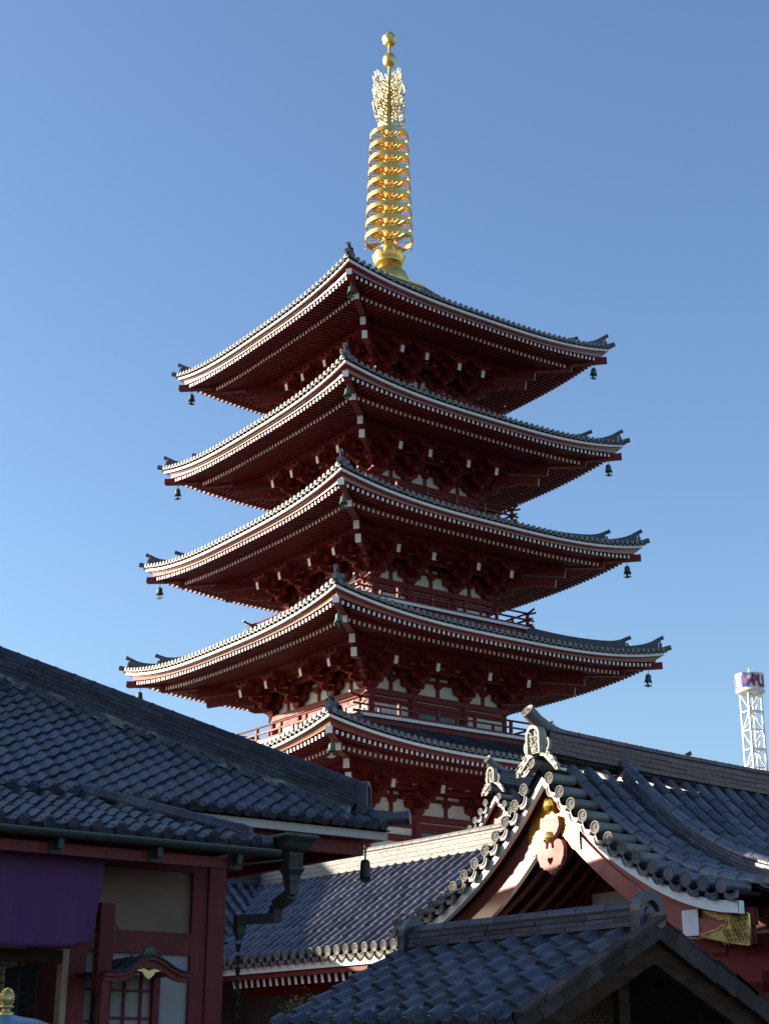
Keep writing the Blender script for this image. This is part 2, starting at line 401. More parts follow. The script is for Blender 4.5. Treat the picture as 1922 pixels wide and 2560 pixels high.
def side_T(k):
    q = k % 2; return rotz(k) @ Matrix.Translation((0, 0, .004 * q)) @ Matrix.Diagonal((1 - .0009 * q, 1 - .0009 * q, 1, 1))
def pagoda_storey(i, d, below):
    a, zc, B = d['a'], d['zc'], d['B']; zb = zc - 2.33; rf = roofs[i]
    zd = below['zc'] + 1.38 if below else 0.6
    # plaster core, struts and long beams of the bracket zone
    core = MB(); core.box(-B + .10, B - .10, -B + .10, B - .10, zd - .6, zc - .35)
    child('wall', pagoda_xy(core), 'plaster', pagoda)
    lb = MB()
    lim = B - .19; xs = (-lim, -.372 * B, .372 * B, lim)
    for k in range(4):
        lb.T = side_T(k)
        yw = -B + .08
        lb.box(-B - .1, B + .1, -B - .1, -B + .12, zb - .25, zb)                      # wall plate
        lb.box(-B + .05, B - .05, -B - .02, -B + .10, zb - .55, zb - .32)             # head tie
        lb.box(-B, B, yw - .06, yw + .05, zb + .58, zb + .74)                           # wall beam between the panel rows
        lb.box(-B, B, yw - .06, yw + .05, zb + .88, zb + 1.02)
        for o, z in ((S1, 0.86), (S2, 1.17), (S3, 1.35)):
            L = B + o + .1
            lb.box(-L, L, -B - o - .075, -B - o + .075, zb + z, zb + z + (.15 if o < S3 else .22))
        for x in ((xs[0] + xs[1]) / 2, 0, (xs[2] + xs[3]) / 2):
            lb.box(x - .08, x + .08, yw - .055, yw + .04, zb, zb + .58); lb.box(x - .08, x + .08, yw - .055, yw + .04, zb + .74, zb + 1.1)
            block(lb, (x, yw - .02), zb + .42, 0.34, 0.16)
        # small ceiling between the steps
        lb._add([(-B - S1, -B - S1, zb + 1.03), (B + S1, -B - S1, zb + 1.03), (B + S3, -B - S3, zb + 1.5), (-B - S3, -B - S3, zb + 1.5)], [(0, 1, 2, 3)])
        lb._add([(-B, -B + .05, zb + 1.04), (B, -B + .05, zb + 1.04), (B + S1, -B - S1, zb + 1.04), (-B - S1, -B - S1, zb + 1.04)], [(0, 1, 2, 3)])
    child('beams', pagoda_xy(lb), 'red', pagoda)
    wh = MB()
    for k in range(4):   # pale slats under the small ceiling and the specks of plaster over the purlin
        wh.T = rotz(k)
        for x in [-B + .12 + q * (2 * B - .24) / 9 for q in range(10)]:
            for dx in (0, .14):
                wh.beam((x + dx, -B - S1 - .12, zb + 1.075), (x + dx, -B - S2 + .18, zb + 1.26), .035, .03)
    child('slats', pagoda_xy(wh), 'white', pagoda, 'stuff')
    # brackets, each its own part
    pin = PINV(pagoda)
    for k in range(4):
        for x in xs:
            o = bpy.data.objects.new('bracket', BR_MESH); COL.objects.link(o); o.parent = pagoda; o.matrix_parent_inverse = pin
            o.matrix_basis = Matrix.Translation(PC) @ rotz(k) @ Matrix.Translation((x, -B, zb))
    # corner: diagonal arms and beams with white ends, hip rafters in two tiers
    for k in range(4):
        cb = MB(); cb.T = Matrix.Translation(PC) @ rotz(k)
        D = lambda o, z: Vector((-o, -o, z))
        for (o, dz, w, h, inn, din) in ((a - 2.79, -1.62, .24, .36, B - .3, -1.15), (a - 2.48, -1.17, .24, .36, B - .3, -.75)):
            cb.beam(D(inn, zc + din), D(o, zc + dz), w, h, endmat=1)
        for L, z in ((.75, .22), (1.35, .54)):
            v = Vector((-1, -1, 0)).normalized(); arm(cb, D(B + L * .3, 0), v, L * 2, zb + z, .22, .18)
        for q in (.55, 1.1): block(cb, (-B - q, -B - q), zb + .4 + .32 * (q > .6), .3, .15)
        block(cb, (-B + .15, -B + .15), zb, .6, .26)
        p0 = D(B - .2, zc - .65); p1 = D(a - 1.24, zc - .845)
        cb.beam(p0, p1, .28, .34, endmat=1)
        o, z, c = corner_path(d, 1.7)
        q0 = D(a - 1.75, zc - .60); q1 = D(a - .7, zc - .60); q2 = D(a - .07, zc - .575)
        cb.beam(q0, q1, .26, .28); cb.beam(q1, q2, .262, .27, endmat=1)
        child('hip_rafter', cb, ['red', 'white'], rf)
    # body below the plate
    bd = MB()
    for k in range(4):
        bd.T = side_T(k); bd.smooth = True
        for x in xs[:3]: bd.tube([(x, -B + .02, zd - .3), (x, -B + .02, zb - .25)], .17, 12, cap=False)
        bd.smooth = False
        bd.box(-B + .1, B - .1, -B - .0, -B + .10, zd, zd + .12)
        hw = .372 * B - .14
        for s in (-1, 1): bd.box(s * hw - .07, s * hw + .07, -B - .04, -B + .10, zd, zb - .55)
        bd.box(-hw, hw, -B - .03, -B + .1, zb - .68, zb - .56); bd.box(-.07, .07, -B - .01, -B + .1, zd, zb - .6)
    child('columns', pagoda_xy(bd), 'red', pagoda)
    if below is None:
        gb = MB(); gb.box(-B + .06, B - .06, -B + .06, B - .06, 0, zb - 1.75); child('boarding', pagoda_xy(gb), 'red', pagoda)
        gs = MB()
        for k in range(4):
            gs.T = side_T(k); gs.box(-B + .1, B - .1, -B + .0, -B + .08, zb - 1.12, zb - .85); gs.box(-B + .1, B - .1, -B - .02, -B + .08, zb - 1.9, zb - 1.7)
        child('wall_rails', pagoda_xy(gs), 'red', pagoda)
    for k in range(4):
        dr = MB(); dr.T = Matrix.Translation(PC) @ rotz(k); hw = .372 * B - .2
        dr.box(-hw, -.07, -B + .04, -B + .12, zd + .12, zb - .68); dr.box(.07, hw, -B + .04, -B + .12, zd + .12, zb - .68)
        child('door', dr, 'window', pagoda)

def giboshi(mb, x, y, z, r=.07):
    mb.smooth = True
    mb.lathe([(r, -.02), (r * 1.15, 0), (r * .7, .04), (r * 1.25, .09), (r * 1.3, .14), (r, .2), (0.004, .25)], 8, (x, y, z)); mb.smooth = False

def pagoda_balcony(i, d, lim):
    """balcony standing on roof i"""
    r = d['rail']; zd = d['zc'] + 1.38
    fl = MB(); fl.box(-r + .02, r - .02, -r + .02, r - .02, zd - .10, zd - .005)
    fl.box(-r + .1, r - .1, -r + .1, r - .1, zd - .34, zd - .10)
    bal = thing('balcony', '', '', (0, 0, 0)); del bal['label']; del bal['category']; bal.parent = pagoda
    child('deck', pagoda_xy(fl), 'red', bal)
    # white board ends
    w = .212; eb = MB(); eb.box(-w / 2 + .006, w / 2 - .006, -.03, .03, -.125, 0)
    Ms = []; n = int(2 * r / w)
    for k in range(4):
        for j in range(n):
            x = (j - (n - 1) / 2) * (2 * r / n)
            Ms.append(Matrix.Translation(PC) @ rotz(k) @ Matrix.Translation((x, -r, zd)))
    pieces('deck_board_end', eb, 'white', bal, Ms, limit=lim, stuff_name='deck_board_ends')
    ra = MB(); gd = MB()
    for k in range(4):
        ra.T = side_T(k); gd.T = side_T(k); y = -r + .09; e = r + .38
        for z, h, w_ in ((zd + .06, .10, .10), (zd + .36, .07, .09)):
            ra.beam((0, y, z), (e - .1, y, z), w_, h, endmat=1)
            ra.beam((0, y, z), (-e + .1, y, z), w_, h, endmat=1)
        ra.smooth = True
        pts = [(-e, y, zd + .78), (-e + .15, y, zd + .72), (-r, y, zd + .665), (-r * .7, y, zd + .65), (r * .7, y, zd + .65), (r, y, zd + .665), (e - .15, y, zd + .72), (e, y, zd + .78)]
        ra.tube(pts, .048, 8); ra.mi = 1; ra.tube([pts[0], (-e - .02, y, zd + .79)], .05, 8); ra.tube([pts[-1], (e + .02, y, zd + .79)], .05, 8); ra.mi = 0
        ra.smooth = False
        for j in range(6):
            x = -r + .09 + j * (2 * r - .18) / 5
            ra.box(x - .06, x + .06, y - .06, y + .06, zd + .01, zd + .54)
            ra._add([(x-.05,y-.05,zd+.54),(x+.05,y-.05,zd+.54),(x+.05,y+.05,zd+.54),(x-.05,y+.05,zd+.54),(x-.085,y-.06,zd+.6),(x+.085,y-.06,zd+.6),(x+.085,y+.06,zd+.6),(x-.085,y+.06,zd+.6)], [(0,3,2,1),(4,5,6,7),(0,1,5,4),(1,2,6,5),(2,3,7,6),(3,0,4,7)])
            for z in (.06, .36): gd.lathe([(.001, -.03), (.03, -.02), (.035, 0), (.03, .02), (.001, .03)], 8, (x, y - .07, zd + z))
            if j < 5: xm = x + (2 * r - .18) / 10; ra.box(xm - .05, xm + .05, y - .045, y + .045, zd + .1, zd + .33)
    child('railing', pagoda_xy(ra), ['red', 'white'], bal)
    child('studs', pagoda_xy(gd), 'gold', bal, 'stuff')

def hip_ridges(i, d):
    a, zc = d['a'], d['zc']; rf = roofs[i]; sag = .7 * a / 8.69
    top = i == 0; KC = 0.72 if top else 0.35
    oin, zin = (1.25, 37.35) if top else (d['rail'] - .15, zc + 1.38 - .42)
    def hp(ins, lift=0.0):
        o = a + .04 - ins; s = ins / (a + .04 - oin); w = s * s * KC + s * (1 - KC)
        x = min(o, a); ze = zc - sag * (1 - (x / a) ** 3) + .09
        return Vector((-o, -o, ze * (1 - w) + zin * w + lift))
    dv = Vector((-1, -1, 0)).normalized(); sv = Vector((1, -1, 0)).normalized()
    for k in range(4):
        hr = MB(); hr.T = Matrix.Translation(PC) @ rotz(k)
        L = a + .04 - oin
        for (i0, i1, tip) in ((0.20, 1.28, .20), (1.20, L, .20)):
            n = 9; layers = 5; H = .36
            base = [hp(i0 + (i1 - i0) * (q / n) ** 1.3) for q in range(n + 1)]
            lift = [tip * max(0, 1 - q / (n * (.75 if i1 < 2 else .3))) ** 2 for q in range(n + 1)]
            hh = [(.34 if i1 < 2 else (.26 if top else .40)) + lf for lf in lift]
            if i1 < 2: hh = [h * (1 - .45 * q / n) for q, h in enumerate(hh)]
            for ly in range(layers):                                     # layered ridge tiles
                f0, f1 = ly / layers, (ly + .86) / layers; wd = .15 + .02 * (layers - ly) * .4
                for (aa, bb, ww) in ((f0, f1, wd), (f1, (ly + 1) / layers, wd - .03)):
                    rows = []
                    for q in range(n + 1):
                        b0 = base[q] + Vector((0, 0, hh[q] * aa)); b1 = base[q] + Vector((0, 0, hh[q] * bb))
                        rows.append([b0 - sv * ww, b1 - sv * ww, b1 + sv * ww, b0 + sv * ww, b0 - sv * ww])
                    hr.grid(rows)
            hr.smooth = True
            capp = [base[q] + Vector((0, 0, hh[q] + .01)) for q in range(n + 1)]
            capp[0] = capp[0] + dv * .20 + Vector((0, 0, .06))
            hr.tube(capp, .085, 10); hr.smooth = False
            # end ornament: arched plate with side scrolls and a boss
            p = base[0] + dv * .02
            arch = [(-.17, -.1), (-.24, .05), (-.25, .15), (-.2, .22), (-.17, .3), (-.14, .37), (-.08, .42), (.08, .42), (.14, .37), (.17, .3), (.2, .22), (.25, .15), (.24, .05), (.17, -.1)]
            hr.prism(arch, p, sv, (0, 0, 1), dv * .09)
            hr.smooth = True
            for z, r_ in ((.17, .075), (.30, .05), (.03, .06)): hr.lathe([(r_, -r_), (r_ * .9, 0), (.6 * r_, r_ * .5), (.001, r_ * .7)], 8, p + dv * .1 + Vector((0, 0, z)))
            hr.smooth = False
            # round end disc at the tip
            hr.tube([capp[0] - dv * .001, capp[0] + dv * .03 + Vector((0, 0, .01))], .10, 12)
        # the tip tile past the corner
        hr.smooth = True
        c0 = hp(0.5, .02); c1 = hp(.1, .04); c2 = Vector((-a - .22, -a - .22, zc + .235))
        hr.tube([c0, c1, c2], [.10, .11, .115], 10); hr.smooth = False
        child('hip_ridge', hr, 'tile_mid', rf)

for i, d in enumerate(ROOFS):
    pagoda_storey(i, d, ROOFS[i + 1] if i < 4 else None)
    hip_ridges(i, d)
for i in (1, 2, 3, 4): pagoda_balcony(i, ROOFS[i], {4: 60, 3: 40, 2: 0, 1: 0}[i])

# ---- golden finial
fin = thing('finial', '', '', (0, 0, 0)); del fin['label']; del fin['category']; fin.parent = pagoda
f = MB()
f.box(-1.15, 1.15, -1.15, 1.15, 37.0, 37.68); f.box(-1.28, 1.28, -1.28, 1.28, 37.68, 37.78)
for k in range(4):
    f.T = rotz(k)
    for x in (-1.08, -.36, .36, 1.08): f.box(x - .06, x + .06, -1.19, -1.15, 37.1, 37.68)
f.T = Matrix.Identity(4)
child('plinth', pagoda_xy(f), 'gold_satin', fin)
f = MB(); f.smooth = True
f.lathe([(1.02, 37.78), (1.03, 37.95), (1.0, 38.2), (.9, 38.5), (.72, 38.72), (.55, 38.82), (.5, 38.9), (.56, 38.95)], 40)
f.lathe([(.5, 38.9), (.62, 38.98), (.70, 39.08), (.74, 39.16), (.70, 39.22), (.45, 39.3)], 40)
child('bowl', pagoda_xy(f), 'gold', fin)
for j in range(8):   # petals
    f = MB(); f.smooth = True; A = j * math.pi / 4 + .2
    T = Matrix.Translation(PC) @ Matrix.Rotation(A, 4, 'Z'); f.T = T
    rows = []
    for q in range(7):
        v = q / 6; w = .27 * math.sqrt(max(0, 1 - (2 * v - .9) ** 2 / 1.25)) if v < .98 else .02
        rr = .70 + .13 * math.sin(v * 1.9); z = 39.08 + .55 * v
        rows.append([(rr - (s * w) ** 2 * .9, s * w, z) for s in (-1, -.5, 0, .5, 1)])
    f.grid(rows); f.grid([[(p[0] - .03, p[1], p[2]) for p in r] for r in rows][::-1])
    child('petal', f, 'gold', fin)
f = MB(); f.smooth = True
f.lathe([(.40, 39.2), (.38, 39.6), (.30, 39.62), (.275, 39.7), (.265, 40.4), (.20, 46.8), (.17, 47.1), (.155, 49.0), (.10, 49.05), (.085, 50.4), (.075, 52.3)], 20)
child('mast', pagoda_xy(f), 'gold', fin)
for j in range(9):
    t = j / 8; z = 40.48 + (46.41 - 40.48) * t; r = 1.21 - .22 * t
    f = MB(); f.smooth = True
    f.lathe([(r, -.118), (r, .118)], 48, (0, 0, z)); f.lathe([(r - .05, .118), (r - .05, -.118)], 48, (0, 0, z))
    f.lathe([(r, .118), (r - .05, .118)], 48, (0, 0, z)); f.lathe([(r - .05, -.118), (r, -.118)], 48, (0, 0, z))
    hub = .33 - .05 * t
    f.lathe([(hub, -.10), (hub + .03, 0), (hub, .10)], 20, (0, 0, z))
    f.smooth = False
    for k in range(8):
        A = k * math.pi / 4 + math.pi / 8; f.T = Matrix.Rotation(A, 4, 'Z')
        if k % 2 == 0:     # broad leaf shaped spokes
            f.prism([(hub * .9, -.05), (hub + .2, -.06), (r - .25, -.20), (r - .05, -.26), (r - .05, .26), (r - .25, .20), (hub + .2, .06), (hub * .9, .05)], (0, 0, z - .05), (1, 0, 0), (0, 1, 0), (0, 0, .05))
        else:
            f.beam((hub * .9, 0, z), (r - .04, 0, z), .035, .05)
            for s in (-1, 1):
                f.smooth = True
                f.tube([(hub + .02 + (r - .1 - hub) * (q / 5), s * .26 * math.sin(q / 5 * math.pi * .75), z) for q in range(6)], .018, 5, cap=False); f.smooth = False
    f.T = Matrix.Identity(4); f.smooth = True
    for k in range(8):    # little bells under the rim
        A = k * math.pi / 4 + math.pi / 8 + .2; x, y = (r + .01) * math.cos(A), (r + .01) * math.sin(A)
        f.lathe([(.012, .0), (.03, -.03), (.045, -.12), (.06, -.17), (.001, -.16)], 7, (x, y, z - .15))
    child('ring', pagoda_xy(f), 'gold', fin)
# flame plates (four), pierced scrollwork made of wavy tongues
rf_ = random.Random(3)
def flame_plate(k):
    f = MB(); f.T = Matrix.Translation(PC) @ rotz(k)
    Z0, Z1, Wd = 47.2, 50.2, 1.0
    def wmax(z): t = (z - Z0) / (Z1 - Z0); return Wd * (1.0 - .03 * t - .22 * max(0, t - .75) / .25)
    def flat(pts, w):
        rows = []
        for q, (x, z) in enumerate(pts):
            x0, z0 = pts[max(q - 1, 0)]; x1, z1 = pts[min(q + 1, len(pts) - 1)]; dx, dz = x1 - x0, z1 - z0; L = math.hypot(dx, dz) or 1
            ww = w * (1 - .55 * q / (len(pts) - 1)); nx, nz = -dz / L * ww, dx / L * ww
            rows.append([(x + nx, -.02, z + nz), (x - nx, -.02, z - nz), (x - nx, .02, z - nz), (x + nx, .02, z + nz), (x + nx, -.02, z + nz)])
        f.grid(rows)
    n = 11
    for j in range(n):       # tongues springing from the mast and curling up to the rim
        z0 = Z0 + .03 + (Z1 - Z0 - .55) * j / (n - 1)
        ln = 1.0; ph = rf_.uniform(0, 6)
        pts = []
        for q in range(9):
            t = q / 8; z = z0 + .10 * t + .42 * t ** 3.2
            x = .10 + (wmax(min(z, Z1)) - .10) * (t ** .8) + .045 * math.sin(ph + t * 9)
            pts.append((x, z + .03 * math.cos(ph + t * 8)))
        flat(pts, .034)
    for j in range(6):       # uprights crossing them
        x0 = .20 + .74 * j / 5; ph = rf_.uniform(0, 6); z0 = Z0 + .02 + .10 * (x0 - .1)
        zt = Z1 - .02 - .45 * max(0, x0 - .6) + rf_.uniform(-.06, .06)
        m = 22; pts = [(x0 * (1 - .03 * q / m) + .06 * math.sin(ph + q * .75), z0 + (zt - z0) * q / m) for q in range(m + 1)]
        flat(pts, .027)
    for j in range(9):      # small loops
        x0, z0 = rf_.uniform(.25, .75), rf_.uniform(Z0 + .3, Z1 - .5); r_ = rf_.uniform(.06, .11)
        flat([(x0 + r_ * math.cos(q * .7), z0 + 1.3 * r_ * math.sin(q * .7)) for q in range(9)], .022)
    for j in range(3):       # tips flaring past the rim
        z = Z0 + .5 + j * .8; w = wmax(z)
        flat([(w - .1, z), (w - .02, z + .14), (w + .02, z + .3), (w + .06, z + .42)], .035)
    f.smooth = True
    f.lathe([(.012, .0), (.04, -.03), (.06, -.15), (.08, -.21), (.001, -.2)], 7, (.72, 0, Z0 + .1))
    child('flame_plate', f, 'gold_pale', fin)
for k in range(4): flame_plate(k)
f = MB(); f.smooth = True
f.lathe([(.08, 50.72), (.22, 50.78), (.32, 50.92), (.35, 51.1), (.33, 51.28), (.25, 51.42), (.12, 51.5), (.08, 51.52)], 28)
child('dragon_jewel', pagoda_xy(f), 'gold_satin', fin)
f = MB(); f.smooth = True
f.lathe([(.08, 52.05), (.24, 52.10), (.33, 52.24), (.35, 52.38), (.32, 52.56), (.22, 52.74), (.1, 52.84), (.02, 52.88), (.012, 53.0), (.001, 53.01)], 28)
child('sacred_jewel', pagoda_xy(f), 'gold_satin', fin)
f = MB(); f.smooth = True
for j in range(6):
    f.T = Matrix.Translation(PC) @ Matrix.Rotation(j * math.pi / 3, 4, 'Z')
    rows = []
    for q in range(5):
        v = q / 4; w = .19 * math.cos((v - .25) * 1.75); rr = .27 + .12 * math.sin(v * 1.5)
        rows.append([(rr - (s * w) ** 2 * 1.2, s * w, 52.12 + .38 * v) for s in (-1, 0, 1)])
    f.grid(rows); f.grid([[(p[0] - .015, p[1], p[2]) for p in r][::-1] for r in rows])
child('jewel_petals', f, 'gold_satin', fin)

# ---- wind bells: hang from the hip rafters, things of their own
wb = MB(); wb.smooth = True
wb.lathe([(.001, 0), (.07, -.01), (.115, -.06), (.125, -.12), (.135, -.24), (.165, -.33), (.17, -.34), (.15, -.33), (.12, -.24), (.001, -.06)], 14)
wb.smooth = False
for j in range(6):
    A = j * math.pi / 3
    wb._add([(.168 * math.cos(A - .4), .168 * math.sin(A - .4), -.33), (.168 * math.cos(A + .4), .168 * math.sin(A + .4), -.33), (.185 * math.cos(A), .185 * math.sin(A), -.42)], [(0, 1, 2), (2, 1, 0)])
WB = wb.mesh('bell_body', 'bronze')
hk = MB(); hk.smooth = True; hk.tube([(0, 0, .24), (.035, 0, .2), (.03, 0, .12), (-.02, 0, .1)], .012, 6); hk.tube([(0, 0, .13), (0, 0, -.02)], .010, 6)
HK = hk.mesh('hook', 'dark_iron')
cl = MB(); cl.tube([(0, 0, -.1), (0, 0, -.44)], .012, 6)
cl.prism([(-.02, -.42), (.02, -.42), (.06, -.48), (.17, -.51), (.15, -.55), (.06, -.57), (0, -.60), (-.06, -.57), (-.15, -.55), (-.17, -.51), (-.06, -.48)], (0, -.01, 0), (1, 0, 0), (0, 0, 1), (0, .02, 0))
CL = cl.mesh('wind_vane', 'bronze')
rb = random.Random(5)
tier = ['topmost', 'second', 'third', 'fourth', 'lowest']
cname = {(-1, -1): 'near', (1, -1): 'right', (-1, 1): 'left'}
for i, d in enumerate(ROOFS):
    for (sx, sy), nm in cname.items():
        if i == 4 and nm != 'near': continue
        o = d['a'] - .52
        p = PC + Vector((sx * o, sy * o, d['zc'] - .93))
        t = thing('wind_bell', 'green bronze wind bell at the %s corner of the %s pagoda roof' % (nm, tier[i] if i in (0, 4) else tier[i] + ' from top'), 'bell', p, 'wind bells under the pagoda eaves')
        t.rotation_euler = (rb.uniform(-.06, .06), rb.uniform(-.06, .06), 0)
        for n_, me in (('bell_body', WB), ('hook', HK), ('wind_vane', CL)):
            oo = link(n_, me, t)
            if n_ == 'wind_vane': oo.rotation_euler = (0, 0, rb.uniform(0, 3.1) if nm == 'near' else -AZ + rb.uniform(-.4, .4))

# ================================================================== shared roof pieces
def part(name, parent):
    o = bpy.data.objects.new(name, None); COL.objects.link(o); o.parent = parent; o.empty_display_size = 0.1; return o
rt = random.Random(11)
def jit(M, a=0.011, p=0.004):
    return M @ Matrix.Translation((rt.uniform(-p, p), rt.uniform(-p, p), rt.uniform(-p, p))) @ Matrix.Rotation(rt.uniform(-a, a), 4, 'X') @ Matrix.Rotation(rt.uniform(-a, a), 4, 'Z')
SPROF = [(0, .012), (.09, -.004), (.22, -.018), (.38, -.023), (.53, -.014), (.64, .006), (.72, .032), (.80, .047), (.88, .050), (.96, .038), (1.04, .012)]
def s_tile(p, L, eave=False, th=.02, lift=.03, mirror=False):
    """wavy pantile: x across, y up the slope, z out of it; front edge at y=0"""
    m = MB(); m.smooth = True
    PR = [(1.02 - x, z * .72) for x, z in SPROF[::-1]] if mirror else SPROF
    top = lambda y, z0: [(x * p, y, z + z0) for x, z in PR]
    m.grid([top(0, lift), top(L, 0.0)])
    m.smooth = False
    f0 = top(0, lift); f1 = [(a, b, c - th) for a, b, c in f0]
    m.grid([f1, f0]); m.grid([[(a, .12, c) for a, b, c in f1], f1])
    m._add([f0[0], f1[0], (0, L, .012 - th), (0, L, .012)], [(0, 3, 2, 1)])
    m._add([f0[-1], f1[-1], (1.04 * p, L, .012 - th), (1.04 * p, L, .012)], [(0, 1, 2, 3)])
    rx = .16 if mirror else .865
    if eave:
        sk = [(x * p, 0.004, z + lift - .012) for x, z in (PR[4:] if mirror else PR[:7])]; sk2 = [(a, .008, c - .055 - .012 * math.sin(a / p * 4)) for a, b, c in sk]
        m.grid([sk2, sk]); m.grid([[(a, .05, c) for a, b, c in sk2], sk2])
        m.smooth = True
        m.tube([(rx * p, .10, lift - .012), (rx * p, -.012, lift - .012)], .068, 14)
        m.smooth = False; m.tube([(rx * p, -.012, lift - .012), (rx * p, -.017, lift - .012)], [.052, .047], 14)
    return m
def s_field(parent, base, u, h, tan, p, e, ncol, nrow, clip=None, limit=300, matn='tile', elimit=60, mirror=False):
    """field of s-tiles: base = eave start, u along the eave, h horizontal up-slope direction"""
    u = Vector(u); h = Vector(h); v = (h + Vector((0, 0, tan))).normalized(); n = u.cross(v)
    if n.z < 0: n = -n
    Ms = []; Es = []
    for j in range(nrow):
        for i in range(ncol):
            if clip and not clip((i + .5) * p, (j + .35) * e * v.dot(h)): continue
            M = Matrix((u, v, n)).transposed().to_4x4(); M.translation = Vector(base) + u * (i * p) + v * (j * e)
            (Es if j == 0 else Ms).append(jit(M))
    if Ms: pieces('roof_tile', s_tile(p, e + .07, mirror=mirror), matn, parent, Ms, limit)
    pieces('eave_tile', s_tile(p, e + .07, True, mirror=mirror), matn, parent, Es, elimit)

def disc_relief(m, r, x0, simple=False):
    """round tile end with raised rim, bead ring and three comma swirls, facing +x at x0"""
    m.smooth = True
    k = 18
    prof = [(r, -.02), (r, .006), (r * .97, .012), (r * .86, .012), (r * .82, .002), (.001, .002)]
    vs = []
    for rr, x in prof:
        for j in range(k): a = 2 * math.pi * j / k; vs.append((x0 + x, rr * math.cos(a), rr * math.sin(a)))
    m._add(vs, [(i * k + j, i * k + (j + 1) % k, (i + 1) * k + (j + 1) % k, (i + 1) * k + j) for i in range(len(prof) - 1) for j in range(k)])
    if simple: m.smooth = False; return
    for c in range(3):
        pts = []; rad = []
        for q in range(6):
            a = c * 2.094 + q * .42; rr = r * (.16 + .075 * q); pts.append((x0 + .004, rr * math.cos(a), rr * math.sin(a))); rad.append(r * (.16 - .022 * q))
        m.tube(pts, rad, 5, up=(1, 0, 0))
    m.smooth = False
    for c in range(14):
        a = c * 2 * math.pi / 14; y, z = r * .69 * math.cos(a), r * .69 * math.sin(a); s = r * .07
        m._add([(x0 + .002, y - s, z - s), (x0 + .002, y + s, z - s), (x0 + .002, y + s, z + s), (x0 + .002, y - s, z + s), (x0 + .012, y, z)], [(0, 1, 4), (1, 2, 4), (2, 3, 4), (3, 0, 4)])
def verge_tile(r=.085, L=.42, pitch=.28, plain=False, side=1):
    """round tile lying across the verge: +x out, disc at the end, +y*side down the slope, drip between it and the next"""
    m = MB(); m.smooth = True
    m.tube([(-L, 0, .0), (-.01, 0, 0)], r * .86, 12, cap=False)
    if plain:
        m.tube([(-.02, 0, 0), (0, 0, 0)], r, 16); m.smooth = False
        k = 16
        m._add([(.001, r * math.cos(2 * math.pi * j / k), r * math.sin(2 * math.pi * j / k)) for j in range(k)] + [(.008, r * .9 * math.cos(2 * math.pi * j / k), r * .9 * math.sin(2 * math.pi * j / k)) for j in range(k)] + [(-.01, r * .82 * math.cos(2 * math.pi * j / k), r * .82 * math.sin(2 * math.pi * j / k)) for j in range(k)],
               [(j, (j + 1) % k, k + (j + 1) % k, k + j) for j in range(k)] + [(k + j, k + (j + 1) % k, 2 * k + (j + 1) % k, 2 * k + j) for j in range(k)])
    else: disc_relief(m, r, 0)
    m.smooth = False
    n = 7; d0 = .045; d1 = pitch - .045
    up = [(side * (d0 + (d1 - d0) * i / n), -.055 - .05 * math.sin(math.pi * i / n)) for i in range(n + 1)]
    lo = [(a, b - .075) for a, b in up]
    m.prism((up + lo[::-1]) if side < 0 else (up + lo[::-1]), (-.035, 0, 0), (0, 1, 0), (0, 0, 1), (.035, 0, 0))
    m.prism([(a, b) for a, b in up] + [(a, b - .014) for a, b in up[::-1]], (0.001, 0, 0), (0, 1, 0), (0, 0, 1), (.012, 0, 0))
    m.prism([(a, b + .014) for a, b in lo] + [(a, b) for a, b in lo[::-1]], (0.001, 0, 0), (0, 1, 0), (0, 0, 1), (.012, 0, 0))
    m.grid([[(0, a, b) for a, b in up], [(-L, a, b) for a, b in up]])
    return m

